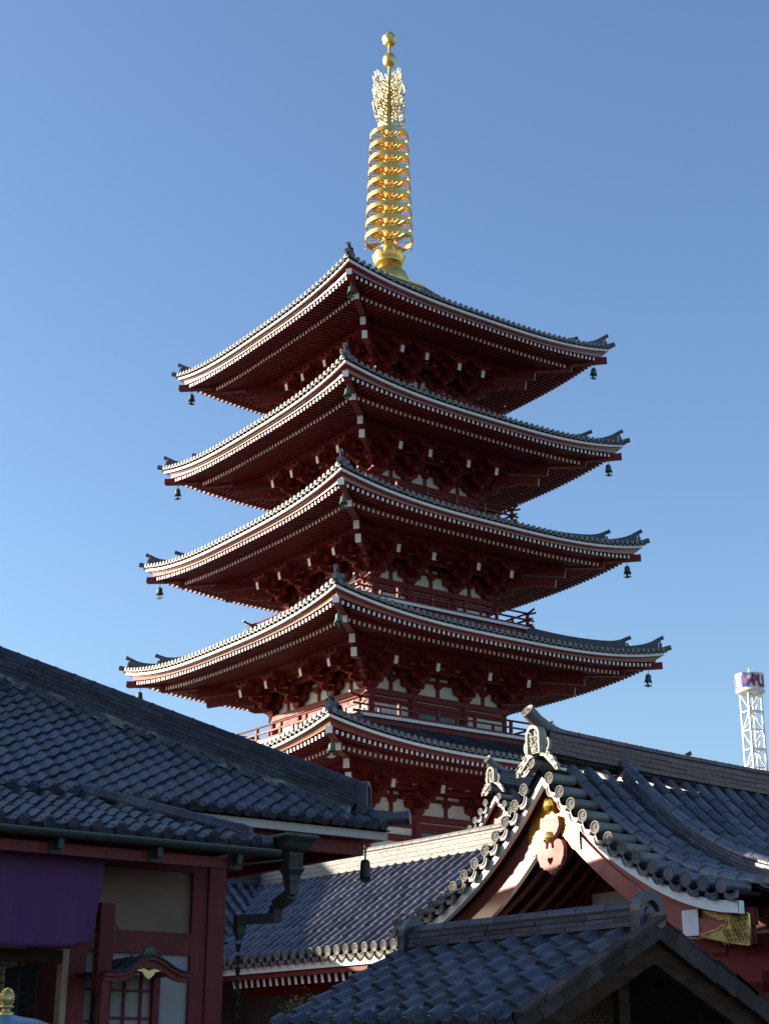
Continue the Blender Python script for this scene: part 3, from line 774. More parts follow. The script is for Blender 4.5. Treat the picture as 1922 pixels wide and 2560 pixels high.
def noshi_ridge(parent, path, H, W, layers, plen, capr, matn, limit=200, cap_limit=60, name='ridge_tile', up=None):
    """stack of staggered flat ridge tiles along a path with round tiles on top; each piece its own"""
    path = [Vector(p) for p in path]
    seg = [(path[i + 1] - path[i]).length for i in range(len(path) - 1)]; tot = sum(seg)
    def at(s):
        s = max(0, min(tot - 1e-4, s)); i = 0
        while i < len(seg) - 1 and s > seg[i]: s -= seg[i]; i += 1
        return path[i].lerp(path[i + 1], s / seg[i])
    lh = H / layers; box = MB(); box.box(0, 1, -.5, .5, 0.0, 1.0)
    Ms = []
    for ly in range(layers):
        s = -plen * rt.random(); w = W * (1.0 - .16 * ly / layers) + (0.02 if ly % 2 == 0 else 0)
        while s < tot:
            l = plen * rt.uniform(.7, 1.15); a = max(s, 0); b = min(s + l - .004, tot)
            if b - a > .05:
                p, q = at(a), at(b); M = frame(p, q - p, (0, 0, 1))
                M = M @ Matrix.Translation((0, rt.uniform(-.004, .004), ly * lh)) @ Matrix.Diagonal(((q - p).length, w + rt.uniform(-.006, .006), lh * .88, 1))
                Ms.append(M)
            s += l
    pieces(name, box, matn, parent, Ms, limit)
    core = MB()
    for i in range(len(path) - 1):
        d = (path[i + 1] - path[i]).normalized(); sd = d.cross(Vector((0, 0, 1))).normalized() * (W * .4)
        a, b = path[i], path[i + 1]; z0 = Vector((0, 0, -.05)); z1 = Vector((0, 0, H + capr * .3))
        core._add([a - sd + z0, a + sd + z0, b + sd + z0, b - sd + z0, a - sd + z1, a + sd + z1, b + sd + z1, b - sd + z1], [(0, 3, 2, 1), (4, 5, 6, 7), (0, 1, 5, 4), (1, 2, 6, 5), (2, 3, 7, 6), (3, 0, 4, 7)])
    child('ridge_core', core, 'dark', parent)
    if capr:
        cp = MB(); cp.smooth = True
        cp.tube([(0, 0, 0), (1, 0, 0)], capr, 10); cp.tube([(.0, 0, 0), (.10, 0, 0)], capr * 1.07, 10)
        Cs = []; s = 0; l = .30
        while s < tot - .05:
            p, q = at(s), at(min(s + l, tot)); M = frame(p + Vector((0, 0, H + capr * .25)), q - p, (0, 0, 1)) @ Matrix.Diagonal(((q - p).length, 1, 1, 1)); Cs.append(M); s += l
        pieces('ridge_cap', cp, matn, parent, Cs, cap_limit)

def cover_tile(r, L, seg=8):
    m = MB(); m.smooth = True
    m.tube([(0, 0, .012), (L, 0, 0)], [r, r * .93], seg, cap=True, a0=-.25, a1=math.pi + .25)
    return m
def hongawara(parent, base, u, h, prof, nrow, pitch, r, matn='tile', clip=None, limit=300, pans=True, seg=8, xs=None):
    """rows of round cover tiles over pans. prof: [(horizontal, z)] course points from the eave up"""
    u = Vector(u); h = Vector(h); base = Vector(base); Z = Vector((0, 0, 1))
    pt = lambda i, k: base + u * i + h * prof[k][0] + Z * prof[k][1]
    Ms = []; pan = MB(); pan.smooth = True
    L0 = (pt(0, 1) - pt(0, 0)).length
    rows = [pitch * (i + .5) for i in range(nrow)] if xs is None else xs
    for x in rows:
        for k in range(len(prof) - 1):
            if clip and not clip(x, (prof[k][0] + prof[k + 1][0]) / 2): continue
            p, q = pt(x, k), pt(x, k + 1); n = (q - p).cross(u); n = n if n.z > 0 else -n
            Ms.append(jit(frame(p + n.normalized() * .02, q - p, n) @ Matrix.Diagonal(((q - p).length / L0, 1, 1, 1)), .004, .002))
            if pans:
                a = .5 * pitch; nn = n.normalized()
                rw = []
                for (P, lift) in ((p, .022), (q, 0)):
                    rw.append([P + u * (pitch * f) + nn * (lift - .03 * math.sin(math.pi * f)) for f in (0, .25, .5, .75, 1)])
                pan.grid(rw)
                sm = pan.smooth; pan.smooth = False
                pan.grid([[v - nn * .025 for v in rw[0]], rw[0]]); pan.smooth = sm
    pieces('cover_tile', cover_tile(r, L0 + .015, seg), matn, parent, Ms, limit)
    if pan.v: child('pan_tiles', pan, matn, parent, 'stuff')

def onigawara(parent, o, out, side, s=1.0, matn='ornament', name='ridge_end_ornament'):
    """demon-face ridge end: arched plate, face relief, teeth, scrolls and skirts down both slopes"""
    m = MB(); m.T = frame(o, out, (0, 0, 1)) @ Matrix.Diagonal((s, s, s, 1))
    A = [(-.15, 0)] + [(.15 * math.cos(t) * (1 if abs(math.cos(t)) > .95 else 1), .26 + .15 * math.sin(t)) for t in [math.pi * (1 - q / 10) for q in range(11)]] + [(.15, 0)]
    m.prism(A, (-.05, 0, 0), (0, 1, 0), (0, 0, 1), (.10, 0, 0))
    B_ = [(-.115, .0)] + [(.115 * math.cos(t), .25 + .115 * math.sin(t)) for t in [math.pi * (1 - q / 10) for q in range(11)]] + [(.115, 0)]
    rim = A + B_[::-1]
    m.prism(rim, (.05, 0, 0), (0, 1, 0), (0, 0, 1), (.05, 0, 0))
    m.smooth = True
    def ball(y, z, r, x=.06, sx=1.0): m.lathe([(.001, -r), (r * .7, -r * .7), (r, 0), (r * .7, r * .7), (.001, r)], 8, (x, y, z))
    for sg in (-1, 1):
        ball(sg * .045, .20, .027, .07); ball(sg * .05, .12, .034, .06); ball(sg * .085, .16, .026, .055)
        m.tube([(.075, sg * .015, .235), (.085, sg * .05, .25), (.07, sg * .095, .235)], [.014, .018, .008], 6)
        m.tube([(.06, sg * .05, .28), (.10, sg * .075, .32), (.09, sg * .07, .37)], [.02, .014, .004], 6)
        m.tube([(.05, sg * .1, .03), (.06, sg * .1, .1), (.05, sg * .105, .2)], .012, 5)
        # scroll fins beside the plate
        pts = []; rad = []
        for q in range(11):
            t = q / 10; a = -1.4 + t * 5.2; R_ = .085 * (1 - .72 * t); pts.append((.0, sg * (.215 + R_ * math.cos(a) * .8), .11 + R_ * math.sin(a) * 1.3 + .02)); rad.append(.03 - .014 * t)
        m.tube(pts, rad, 6, up=(1, 0, 0))
        m.smooth = False
        q_ = [(.08, .03), (.17, .05), (.25, .0), (.30, -.06), (.355, -.09), (.385, -.16), (.44, -.20), (.455, -.30), (.40, -.29), (.34, -.22), (.26, -.15), (.16, -.06), (.08, -.04)]
        m.prism([(sg * a_, b_) for a_, b_ in q_], (-.03, 0, 0), (0, 1, 0), (0, 0, 1), (.06, 0, 0))
        m.smooth = True
        for (cy, cz, r0) in ((.27, -.05, .035), (.36, -.15, .032), (.42, -.25, .03)):
            m.tube([(.035, sg * (cy + r0 * math.cos(w_)), cz + r0 * math.sin(w_)) for w_ in (0, 1, 2, 3, 4, 5)], [.012, .012, .012, .011, .010, .007], 5, up=(1, 0, 0))
    ball(0, .155, .03, .085); ball(0, .10, .038, .055)
    m.smooth = False
    for q in range(5): m.box(.06, .085, -.045 + q * .019, -.030 + q * .019, .035, .075)
    m.box(.04, .07, -.06, .06, .02, .035); m.box(.04, .07, -.06, .06, .075, .085)
    child(name, m, matn, parent)

# ================================================================== gabled halls (front one and the one far behind)
GP = [(0, 5.46), (.2, 5.26), (.4, 5.05), (.6, 4.87), (.8, 4.70), (1.0, 4.54), (1.25, 4.36), (1.5, 4.20), (1.75, 4.06), (2.0, 3.93), (2.25, 3.82), (2.5, 3.73), (2.75, 3.66), (3.0, 3.61), (3.3, 3.58), (3.7, 3.56)]
def gB(s):
    s = abs(s)
    for i in range(len(GP) - 1):
        if s <= GP[i + 1][0]:
            t = (s - GP[i][0]) / (GP[i + 1][0] - GP[i][0]); return GP[i][1] + (GP[i + 1][1] - GP[i][1]) * t
    return GP[-1][1]
def curve_s(n, s0, s1): return [s0 + (s1 - s0) * i / n for i in range(n + 1)]
def gable_hall(label, X, Y, dz, Xend, near, smax=3.3):
    root = thing('gabled_hall', label, 'temple hall', (X, Y, 0))
    W = lambda x, s, z: Vector((x, Y - s, z + dz))          # s > 0 towards -y, the slope the camera sees
    roof = part('roof', root)
    # verge tiles with swirl discs, equally spaced along the curve
    for sgn, cnt in ((1, 15), (-1, 15)):
        L = []; s = .22 if sgn > 0 else .30
        plain = []
        while s < smax - .08:
            z0 = gB(s - .05); z1 = gB(s + .05); d = Vector((0, -sgn * .1, z1 - z0)).normalized()
            M = frame(W(X, sgn * s, gB(s)), (-1, 0, 0), (0, 0, 1))
            # local y is -Y world for x=-1: align to the slope
            n = Vector((-1, 0, 0)).cross(d); n = n if n.z > 0 else -n
            y = n.cross(Vector((-1, 0, 0)))
            M = Matrix((Vector((-1, 0, 0)), y, n)).transposed().to_4x4(); M.translation = W(X, sgn * s, gB(s))
            (plain if (sgn > 0 and s > 1.93 and near) else L).append(M)
            s += .285 * abs(d.y)
        # local y points to -Y (sgn>0) : down slope for the right side
        pieces('verge_tile', verge_tile(side=1 if sgn > 0 else -1), 'tile_old', roof, L, 40)
        if plain: pieces('plain_verge_tile', verge_tile(r=.098, side=1, plain=True), 'tile_grey', roof, plain, 40)
    M = Matrix((Vector((-1, 0, 0)), Vector((0, -1, 0)), Vector((0, 0, 1)))).transposed().to_4x4()
    M.translation = W(X, -.14, 5.50); pieces('verge_tile', verge_tile(side=-1), 'tile_old', roof, [M], 2)
    # bed under the tiles, white verge board, red soffit board, barge boards set back behind
    bed = MB(); wb_ = MB(); sf = MB(); bg_ = MB(); wl_ = MB()
    for sgn in (1, -1):
        SS = curve_s(26, 0, smax)
        bed.grid([[W(x, sgn * s, gB(s) - .06) for s in SS] for x in (X - .0, Xend)])
        bed.grid([[W(x, sgn * s, gB(s) - .13) for s in SS][::-1] for x in (X + .03, Xend)])
        rows = []
        for s in SS:
            z = gB(s); e = .10 + .04 * s / smax
            rows.append([W(X + .06, sgn * s, z - .165), W(X + .06, sgn * s, z - .165 - e), W(X + .14, sgn * s, z - .165 - e), W(X + .14, sgn * s, z - .165), W(X + .06, sgn * s, z - .165)])
        wb_.grid(rows)
        sf.grid([[W(x, sgn * s, gB(s) - .20) for s in SS] for x in (X + .13, X + 2.25)])
        # two stepped barge boards
        for (x0, t0, t1) in ((X + .31, .22, .47), (X + .26, .47, .72)):
            rows = []
            for s in SS:
                z = gB(s); k = 1.12 - .30 * (s / smax)
                a = z - .22 - (t0 - .22) * k; b = z - .22 - (t1 - .22) * k
                rows.append([W(x0, sgn * s, a), W(x0, sgn * s, b), W(x0 + .07, sgn * s, b), W(x0 + .07, sgn * s, a), W(x0, sgn * s, a)])
            bg_.grid(rows)
        # closing end of the white board and barge
        s = smax; z = gB(s)
        wb_.box(X + .06, X + .14, min(Y - sgn * s - .01, Y - sgn * s + .01), max(Y - sgn * s - .01, Y - sgn * s + .01), z - .31 + dz, z - .165 + dz)
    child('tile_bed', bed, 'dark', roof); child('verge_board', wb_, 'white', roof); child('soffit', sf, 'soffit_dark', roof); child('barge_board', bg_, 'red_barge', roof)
    # rafters under the overhang run with the slope
    rr = MB()
    for sgn in (1, -1):
        for x in [X + .62 + .27 * q for q in range(6)]:
            for i in range(12):
                s0, s1 = smax * i / 12, smax * (i + 1) / 12
                rr.beam(W(x, sgn * s0, gB(s0) - .27), W(x, sgn * s1, gB(s1) - .27), .10, .12)
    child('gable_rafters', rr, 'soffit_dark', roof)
    # slopes: rows of round tiles
    prof = []
    s = smax - .05
    while s > .1:
        prof.append((smax - s, gB(s))); s -= .30 * math.cos(math.atan((gB(s - .05) - gB(s + .05)) / .1)) if s > .35 else 1
    prof.append((smax - .1, gB(.1)))
    xs = [X + .50, X + .80, X + 1.10] + [X + 1.75 + .30 * i for i in range(int((Xend - X - 1.75) / .30))]
    hongawara(roof, (0, Y - smax, dz + .04), (1, 0, 0), (0, 1, 0), prof, 0, .30, .085, 'tile_grey', None, 220 if near else 0, True, 8, xs)
    hongawara(roof, (0, Y + smax, dz + .04), (1, 0, 0), (0, -1, 0), prof, 0, .30, .085, 'tile_grey', None, 0, True, 6, xs)
    # descending ridge on the camera side and the other
    for sgn in (1, -1):
        pth = [W(X + 1.43, sgn * s_, gB(s_) + .05) for s_ in curve_s(14, .15, smax - .25)]
        noshi_ridge(roof, pth, .22, .24, 5, .32, .088, 'tile_grey', 110 if near and sgn > 0 else 0, 20 if near and sgn > 0 else 0)
    # main ridge
    zr = 5.50
    pth = [W(X + .10 + (Xend - X - .1) * t, 0, zr + .10 * (1 - t) ** 3 - (.06 * math.sin(math.pi * t))) for t in [i / 14 for i in range(15)]]
    noshi_ridge(roof, pth, .29, .32, 8, .36, .09, 'tile_brown' if near else 'tile', 180 if near else 0, 30 if near else 0)
    onigawara(roof, W(X - .0, 0, 5.60), (-1, 0, 0), None, .92)
    hn = MB(); hn.smooth = True
    hp = [W(X + .45, 0, 5.88), W(X + .2, 0, 5.95), W(X + .0, 0, 6.05), W(X - .16, 0, 6.17)]
    hn.tube(hp, [.10, .10, .095, .098], 14)
    d = (hp[-1] - hp[-2]).normalized()
    hd = MB(); disc_relief(hd, .105, 0); hn.merge(hd, frame(hp[-1], d, (0, 0, 1)))
    child('ridge_horn', hn, 'tile_old', roof)
    # gable wall, recessed
    gx = X + 2.2
    gw = MB()
    SS = curve_s(20, -smax, smax)
    gw.grid([[W(gx, s, gB(s) - .18) for s in SS], [W(gx, s, 3.0) for s in SS]])
    gw.box(gx + .01, Xend, Y - smax + .75, Y + smax - .75, 0, 3.45 + dz)
    child('wall', gw, 'plaster', root)
    bm = MB()
    for s in (-1.5, 0, 1.5): bm.box(gx - .10, gx - .002, Y - s - .10, Y - s + .10, 0, gB(s) - .2 + dz)
    bm.box(gx - .08, gx - .003, Y - smax + .6, Y + smax - .6, 3.30 + dz, 3.52 + dz); bm.box(gx - .12, gx - .004, Y - 2.2, Y + 2.2, 4.0 + dz, 4.16 + dz)
    for s in (-2.3, 2.3):
        bm.smooth = True; bm.tube([W(gx - .25, s, -dz), W(gx - .25, s, 2.75)], .17, 14); bm.smooth = False
    for x in [X + 2.2 + 1.9 * i for i in range(int((Xend - X - 2.2) / 1.9))]:
        bm.box(x - .1, x + .1, Y - smax + .66, Y - smax + .752, 0, 3.4 + dz)
    child('posts', bm, 'red', root)
    return root, W, gx
hallB, WB_, gxB = gable_hall('gabled hall with swirl-disc verge tiles and a golden gable fitting, right foreground', 13.75, 15.66, 0.0, 25.0, True)
hallC, WC_, gxC = gable_hall('smaller looking gabled hall behind the corridor ridge, in front of the pagoda', 24.0, 29.0, 2.53, 34.0, False)

def gable_pendant(root, W, X, full):
    m = MB(); x0 = X + .165
    m.T = Matrix.Identity(4)
    half = [(0, 0), (.17, .02), (.19, -.10), (.145, -.19), (.105, -.22), (.095, -.245), (.05, -.27), (.022, -.33), (.035, -.395), (.075, -.405), (.085, -.37), (.075, -.345), (.085, -.315), (.12, -.295), (.17, -.285), (.23, -.315), (.265, -.40), (.255, -.51), (.215, -.58), (.20, -.625), (.16, -.63), (.13, -.67), (.08, -.67), (0, -.735), (0, -.62), (.05, -.565), (.058, -.53), (.035, -.508), (0, -.525)]
    for sg in (1, -1):
        m.prism([(sg * a, b) for a, b in half], W(x0, 0, 4.75), (0, -1, 0), (0, 0, 1), (.07, 0, 0))
        # scroll cut filled darker by its own depth
    child('gable_pendant', m, 'red_pendant', root)
    if not full: return
    gd = MB(); gd.smooth = True
    def flower(z, r, x):
        nonlocal gd
        k = 12; vs = []
        for rr, xx in ((r, 0), (r, -.02), (r * .6, -.035), (r * .25, -.055), (.001, -.06)):
            for j in range(k * 2):
                a = math.pi * j / k; q = rr * (1 + (.06 * math.cos(6 * a) if rr > r * .5 else 0)); c = W(x + xx, q * math.cos(a), z + q * math.sin(a)); vs.append(c)
        K = k * 2; gd._add(vs, [(i * K + j, i * K + (j + 1) % K, (i + 1) * K + (j + 1) % K, (i + 1) * K + j) for i in range(4) for j in range(K)])
    flower(4.92, .095, X + .17); child('gold_boss', gd, 'gold', root)
    gd = MB(); gd.smooth = True; flower(4.50, .075, X + .165); child('gold_boss', gd, 'gold', root)
    for sg in (1, -1):       # gilded plates over the barge apex
        pl = MB()
        SS = curve_s(8, 0.0, .50)
        rows = []
        for q, s in enumerate(SS):
            cut = .10 * max(0, (s - .38) / .12)
            a, b = gB(s) - .24 - cut * .6, gB(s) - .76 + cut
            rows.append([W(X + .235, sg * s, a), W(X + .235, sg * s, b), W(X + .32, sg * s, b), W(X + .32, sg * s, a)])
        pl.grid(rows); child('gold_plate', pl, 'gold', root)
gable_pendant(hallB, WB_, 13.75, True)
gable_pendant(hallC, WC_, 24.0, False)

# gilded shoe with honeycomb relief on the lower end of the right barge board
gf = MB(); xg = 13.75 + .21
top = [(2.62, 3.345), (2.72, 3.335), (2.83, 3.315), (2.96, 3.30), (3.10, 3.29), (3.30, 3.28)]
bot = [(3.30, 2.93), (3.1, 2.96), (2.9, 3.00), (2.66, 3.05), (2.55, 3.09), (2.66, 3.10), (2.76, 3.125), (2.84, 3.135), (2.90, 3.175), (2.95, 3.17), (2.97, 3.20), (2.95, 3.24), (2.90, 3.245), (2.86, 3.24), (2.82, 3.275), (2.74, 3.29), (2.68, 3.32)]
poly = top + bot
gf.prism(poly, WB_(xg, 0, 0), (0, -1, 0), (0, 0, 1), (.03, 0, 0))
for i in range(len(poly)):
    (a, b), (c, d_) = poly[i], poly[(i + 1) % len(poly)]
    gf.beam(WB_(xg - .004, a, b), WB_(xg - .004, c, d_), .016, .018)
for i in range(6):
    for j in range(6):
        s_ = 2.93 + .058 * i + .029 * (j % 2); z_ = 2.985 + .052 * j
        if s_ > 3.27 or z_ > 3.26 or (s_ < 3.02 and 3.14 < z_ < 3.29) : continue
        pts = [WB_(xg - .006, s_ + .03 * math.cos(t), z_ + .03 * math.sin(t)) for t in [math.pi / 3 * q + math.pi / 6 for q in range(7)]]
        gf.tube(pts, .0045, 4, cap=False); gf.lathe([(.001, -.012), (.011, 0), (.001, .012)], 6, WB_(xg - .004, s_, z_))
child('gold_shoe', gf, 'gold_dull', hallB)
# bracket, beam end and column head under the right eave of the front hall
hb = MB()
hb.box(13.98, 14.5, 11.9, 12.05, 2.95, 3.2)
hb.beam((14.9, 13.30, 3.24), (14.0, 13.30, 3.24), .26, .30, endmat=1)
hb.beam((14.35, 14.6, 2.98), (14.35, 11.5, 2.98), .16, .20)
arm(hb, (14.35, 12.6, 0), (0, 1, 0), 1.25, 2.66, .24, .18)
block(hb, (14.35, 12.6), 2.44, .46, .22)
for yy in (-.5, 0, .5): block(hb, (14.35, 12.6 + yy), 2.84, .24, .13)
hb.smooth = True; hb.tube([(14.35, 12.6, 0), (14.35, 12.6, 2.44)], .17, 16); hb.smooth = False
hb.beam((14.35, 12.6, 2.20), (14.35, 9.0, 2.20), .14, .28)
hb.mi = 1; hb.prism([(0, 0), (.5, 0), (.46, .06), (.36, .10), (.2, .2), (0, .26)], (14.30, 12.9, 2.42), (0, 1, 0), (0, 0, 1), (.05, 0, 0)); hb.mi = 0
child('bracket', hb, ['red', 'white'], hallB)
lw = MB(); lw.box(14.6, 14.7, 9.0, 12.5, 0, 2.9); child('boarding', lw, 'red', hallB)

# ================================================================== corridor with its cross wing
cor = thing('roofed_corridor', 'long corridor roof of round tile rows below the pagoda, half in sun half in shade', 'corridor', (17, 24, 0))
CE, CZ, CR, CT = 15.6, 3.50, 18.2, .715
cr = part('roof', cor)
nC = 10; prof = [((CR - CE) * i / nC, (CR - CE) * CT * i / nC) for i in range(nC + 1)]
Y0, Y1 = 18.2, 27.4
nr = int((Y1 + 2.6 - Y0) / .28)
hongawara(cr, (CE, Y0, CZ + .02), (0, 1, 0), (1, 0, 0), prof, nr, .28, .074, 'tile_grey', lambda y, h: y + Y0 < Y1 + h - .02, 300)
hongawara(cr, (7.0, Y1, CZ + .02), (1, 0, 0), (0, 1, 0), prof, 41, .28, .074, 'tile_grey', lambda x, h: 7.0 + x < CE + h + .05, 60)
Ms = [Matrix.Translation((0, 0, 0)) @ frame((CE - .06, Y0 + .28 * (i + .5), CZ + .03), (-1, 0, -.1), (0, 0, 1)) for i in range(int((Y1 - Y0) / .28))]
pieces('eave_tile', verge_tile(r=.088, L=.3, pitch=.28, side=-1), 'tile_old', cr, Ms, 60)
Ms = [frame((7.0 + .28 * (i + .5), Y1 - .06, CZ + .03), (0, -1, -.1), (0, 0, 1)) for i in range(30)]
pieces('wing_eave_tile', verge_tile(r=.088, L=.3, pitch=.28, side=1), 'tile_old', cr, Ms, 20)
b = MB()
b._add([(CE - .05, Y0, CZ - .06), (CE - .05, Y1, CZ - .06), (CR, Y1 + 2.6, CZ + 1.8), (CR, Y0 - 1.2, CZ + 1.8), (CE - .05, Y0 - 1.2, CZ - .06)], [(0, 1, 2, 3, 4)])
b._add([(5, Y1 - .05, CZ - .06), (CE, Y1 - .05, CZ - .06), (CR, Y1 + 2.6, CZ + 1.8), (5, Y1 + 2.6, CZ + 1.8)], [(0, 1, 2, 3)])
b._add([(CR, Y0 - 1.2, CZ + 1.8), (CR, Y1 + 2.6, CZ + 1.8), (CR + 2.6, Y1 + 5.2, CZ - .06), (CR + 2.6, Y0 - 1.2, CZ - .06)], [(0, 1, 2, 3)])
b._add([(5, Y1 + 2.6, CZ + 1.8), (CR, Y1 + 2.6, CZ + 1.8), (CR + 2.6, Y1 + 5.2, CZ - .06), (5, Y1 + 5.2, CZ - .06)], [(0, 1, 2, 3)])
child('tile_bed', b, 'dark', cr)
noshi_ridge(cr, [(CR, Y0 - 1.0, CZ + CT * 2.6 + .0), (CR, 24, CZ + CT * 2.6 - .03), (CR, Y1 + 2.6, CZ + CT * 2.6)], .33, .36, 7, .40, .10, 'tile_pale', 260, 40)
noshi_ridge(cr, [(7, Y1 + 2.6, CZ + CT * 2.6), (CR, Y1 + 2.6, CZ + CT * 2.6)], .30, .34, 5, .40, .10, 'tile', 0, 0)
b = MB(); b.box(CE + .06, CE + .14, Y0 - 1, Y1, CZ - .235, CZ - .115); b.box(6, CE + .06, Y1 + .06, Y1 + .14, CZ - .235, CZ - .115); child('eave_band', b, 'white', cr)
b = MB(); b.box(CE + .12, CE + .2, Y0 - 1, Y1, CZ - .33, CZ - .24)
b._add([(CE + .15, Y0 - 1, CZ - .25), (CE + .15, Y1, CZ - .25), (17.2, Y1 + 1.6, CZ + .25), (17.2, Y0 - 1, CZ + .25)], [(0, 1, 2, 3)])
b.box(6, CE + .1, Y1 + .14, Y1 + .2, CZ - .33, CZ - .24)
child('eave_board', b, 'red', cr)
b = MB()
for i in range(int((Y1 - Y0 + .8) / .22)):
    y = Y0 - .8 + .22 * i; b.beam((17.1, y, CZ - .16), (CE + .24, y, CZ - .40), .085, .14, endmat=1)
child('rafters', b, ['red', 'white'], cr, 'stuff')
b = MB(); b.box(17.0, 17.12, Y0 - 1, Y1 + 2, 0, CZ + .2); child('wall', b, 'wall_dark', cor)
b = MB(); b.box(6.0, 17.0, Y1 + 1.4, Y1 + 1.5, 0, CZ + .2); child('wing_wall', b, 'wall_dark', cor)
b = MB()
for y in (18.4, 20.4, 22.4, 24.4, 26.4): b.box(16.9, 17.0, y - .1, y + .1, 0, CZ + .15)
b.box(16.93, 16.995, Y0 - 1, Y1 + 1, 0, 2.30); b.box(16.92, 16.996, Y0 - 1, Y1 + 1, 2.95, 3.3)
child('posts', b, 'red', cor)
# valley flashing and dark valley end
b = MB(); b.beam((CE - .1, Y1 - .1, CZ + .02), (CR, Y1 + 2.6, CZ + CT * 2.6 + .02), .22, .03); child('valley_flashing', b, 'bronze', cr)

# ================================================================== left hall: main hip roof, pent roof in front, shop front below
mat('curtain', (0.085, 0.016, 0.088), rough=0.75, var=0.10, scale=2.0, stretch=(9, 9, .6))
mat('wood_pale', (0.42, 0.26, 0.16), rough=0.5, var=0.25, scale=5.0, stretch=(3, 3, .5))
mat('wall_beige_shaded', (0.25, 0.17, 0.125), rough=0.9, var=0.12, scale=2.0, spec=0.2, dirt=(0.17, 0.14, 0.12, 0.5))  # beige plaster, darkened so the colour carries the shade under the eave
mat('wood_old', (0.055, 0.028, 0.016), spec=0.12, rough=0.9, var=0.45, scale=4.0, bump=0.3, bscale=18, stretch=(1.2, 6, 6), dirt=(0.05, 0.04, 0.035, 0.7), dscale=5)
mat('verdigris', (0.07, 0.12, 0.10), rough=0.6, var=0.3, scale=7.0)
mat('copper_old', (0.032, 0.034, 0.029), rough=0.55, metal=0.3, var=0.35, scale=9.0, dirt=(0.055, 0.062, 0.052, 0.4), dscale=5)
mat('paper', (0.36, 0.31, 0.285), rough=0.8, var=0.06, scale=3.0)
mat('canopy_metal', (0.03, 0.045, 0.052), rough=0.45, var=0.25, scale=6.0, metal=0.2)
mat('blue_metal', (0.10, 0.20, 0.32), rough=0.35, var=0.25, scale=6.0, metal=0.3)
hall = thing('temple_hall', 'dark tiled temple hall with hip roof, pent roof and purple hung shop front, left', 'temple hall', (8, 16, 0))
UX, UY, UZ, UT, HD = 11.6, 16.0, 4.47, .555, 4.3
YB = UY + HD + 2.2
up = part('upper_roof', hall)
UP_P = .248
ncol = 34; x_start = UX - .12 - ncol * UP_P
s_field(up, (x_start, UY, UZ), (1, 0, 0), (0, 1, 0), UT, UP_P, .235, ncol, 26, lambda x, h: x_start + x < UX - h - .10 and h < HD - .1, 300, 'tile', 40)
b = MB()   # the whole hip roof under the tiles
XL = -16.0; zt = UZ - .05 + UT * HD
e = [(XL, UY + .02, UZ - .05), (UX - .02, UY + .02, UZ - .05), (UX - .02, YB, UZ - .05), (XL, YB, UZ - .05), (XL + HD, UY + HD, zt), (UX - HD, UY + HD, zt)]
b._add(e, [(0, 1, 5, 4), (1, 2, 5), (2, 3, 4, 5), (3, 0, 4)])
child('tile_bed', b, 'dark', up)
b = MB()      # layered main ridge, out of view, added tall to shade the front shelter
for q in range(6): b.box(XL + HD, UX - HD + .1, UY + HD - .24 + .012 * q, UY + HD + .24 - .012 * q, zt - .1 + .115 * q, zt - .1 + .115 * q + .10)
b.box(XL + HD, UX - HD + .08, UY + HD - .14, UY + HD + .14, zt - .1, zt + .66); child('main_shade_ridge', b, 'tile', up)
hip = [(UX - t, UY + t, UZ + .05 + UT * t) for t in (.33, 1.2, 2.4, 3.4, HD)]
noshi_ridge(up, hip, .26, .28, 5, .34, .09, 'tile_ridge', 170, 40)
b = MB()     # mortar fillet along the foot of the hip, camera side
rows = []
for i in range(45):
    t = .35 + i * .09; w = rt.uniform(-.018, .018)
    rows.append([(UX - t - .20 + w, UY + t - .17 + w, UZ + .02 + UT * (t - .17)), (UX - t - .15, UY + t - .12, UZ + .075 + UT * (t - .12) + w * .6), (UX - t - .08, UY + t - .06, UZ + .13 + UT * (t - .06))])
b.grid(rows)
child('mortar_fillet', b, 'mortar', up)
b = MB(); d = Vector((1, -1, 0)).normalized(); sd = Vector((1, 1, 0)).normalized(); p = Vector(hip[0]) + d * .02
arch = [(-.165, -.08), (-.17, .17)] + [(.17 * math.cos(t), .21 + .15 * math.sin(t)) for t in [math.pi * (1 - q / 8) for q in range(9)]] + [(.17, .17), (.165, -.08)]
b.prism(arch, p, sd, (0, 0, 1), d * .07)
rim = arch + [(x * .72, .02 + z * .78) for x, z in arch[::-1]]
b.prism(rim, p + d * .07, sd, (0, 0, 1), d * .06)
b.prism([(x * .35, .08 + z * .5) for x, z in arch], p + d * .07, sd, (0, 0, 1), d * .04)
child('hip_end_ornament', b, 'tile_ridge', up)
b = MB(); b.smooth = True
b.tube([(UX - .45, UY + .45, UZ + .30), (UX - .1, UY + .1, UZ + .10), (UX + .15, UY - .15, UZ + .115)], [.08, .085, .09], 12); child('corner_tip_tile', b, 'tile', up)
b = MB(); b.box(XL, UX - .02, UY + .10, UY + .18, UZ - .16, UZ - .06); b.box(UX - .10, UX - .021, UY + .18, YB - .1, UZ - .161, UZ - .061); child('eave_band', b, 'white_bounce_tint', up)
b = MB(); b.box(XL, UX - .25, UY + .30, UY + .40, UZ - .34, UZ - .16); b.box(UX - .35, UX - .251, UY + .40, YB - .1, UZ - .341, UZ - .16)
b._add([(XL, UY + .12, UZ - .162), (UX - .1, UY + .12, UZ - .162), (UX - 1.4, UY + 1.4, UZ - .10), (XL, UY + 1.4, UZ - .10)], [(0, 1, 2, 3)])
b._add([(UX - .06, UY + .12, UZ - .162), (UX - .06, YB - .1, UZ - .162), (UX - 1.4, YB - .1, UZ - .10), (UX - 1.4, UY + 1.4, UZ - .10)], [(0, 1, 2, 3)])
child('eave_board', b, 'red_worn', up)
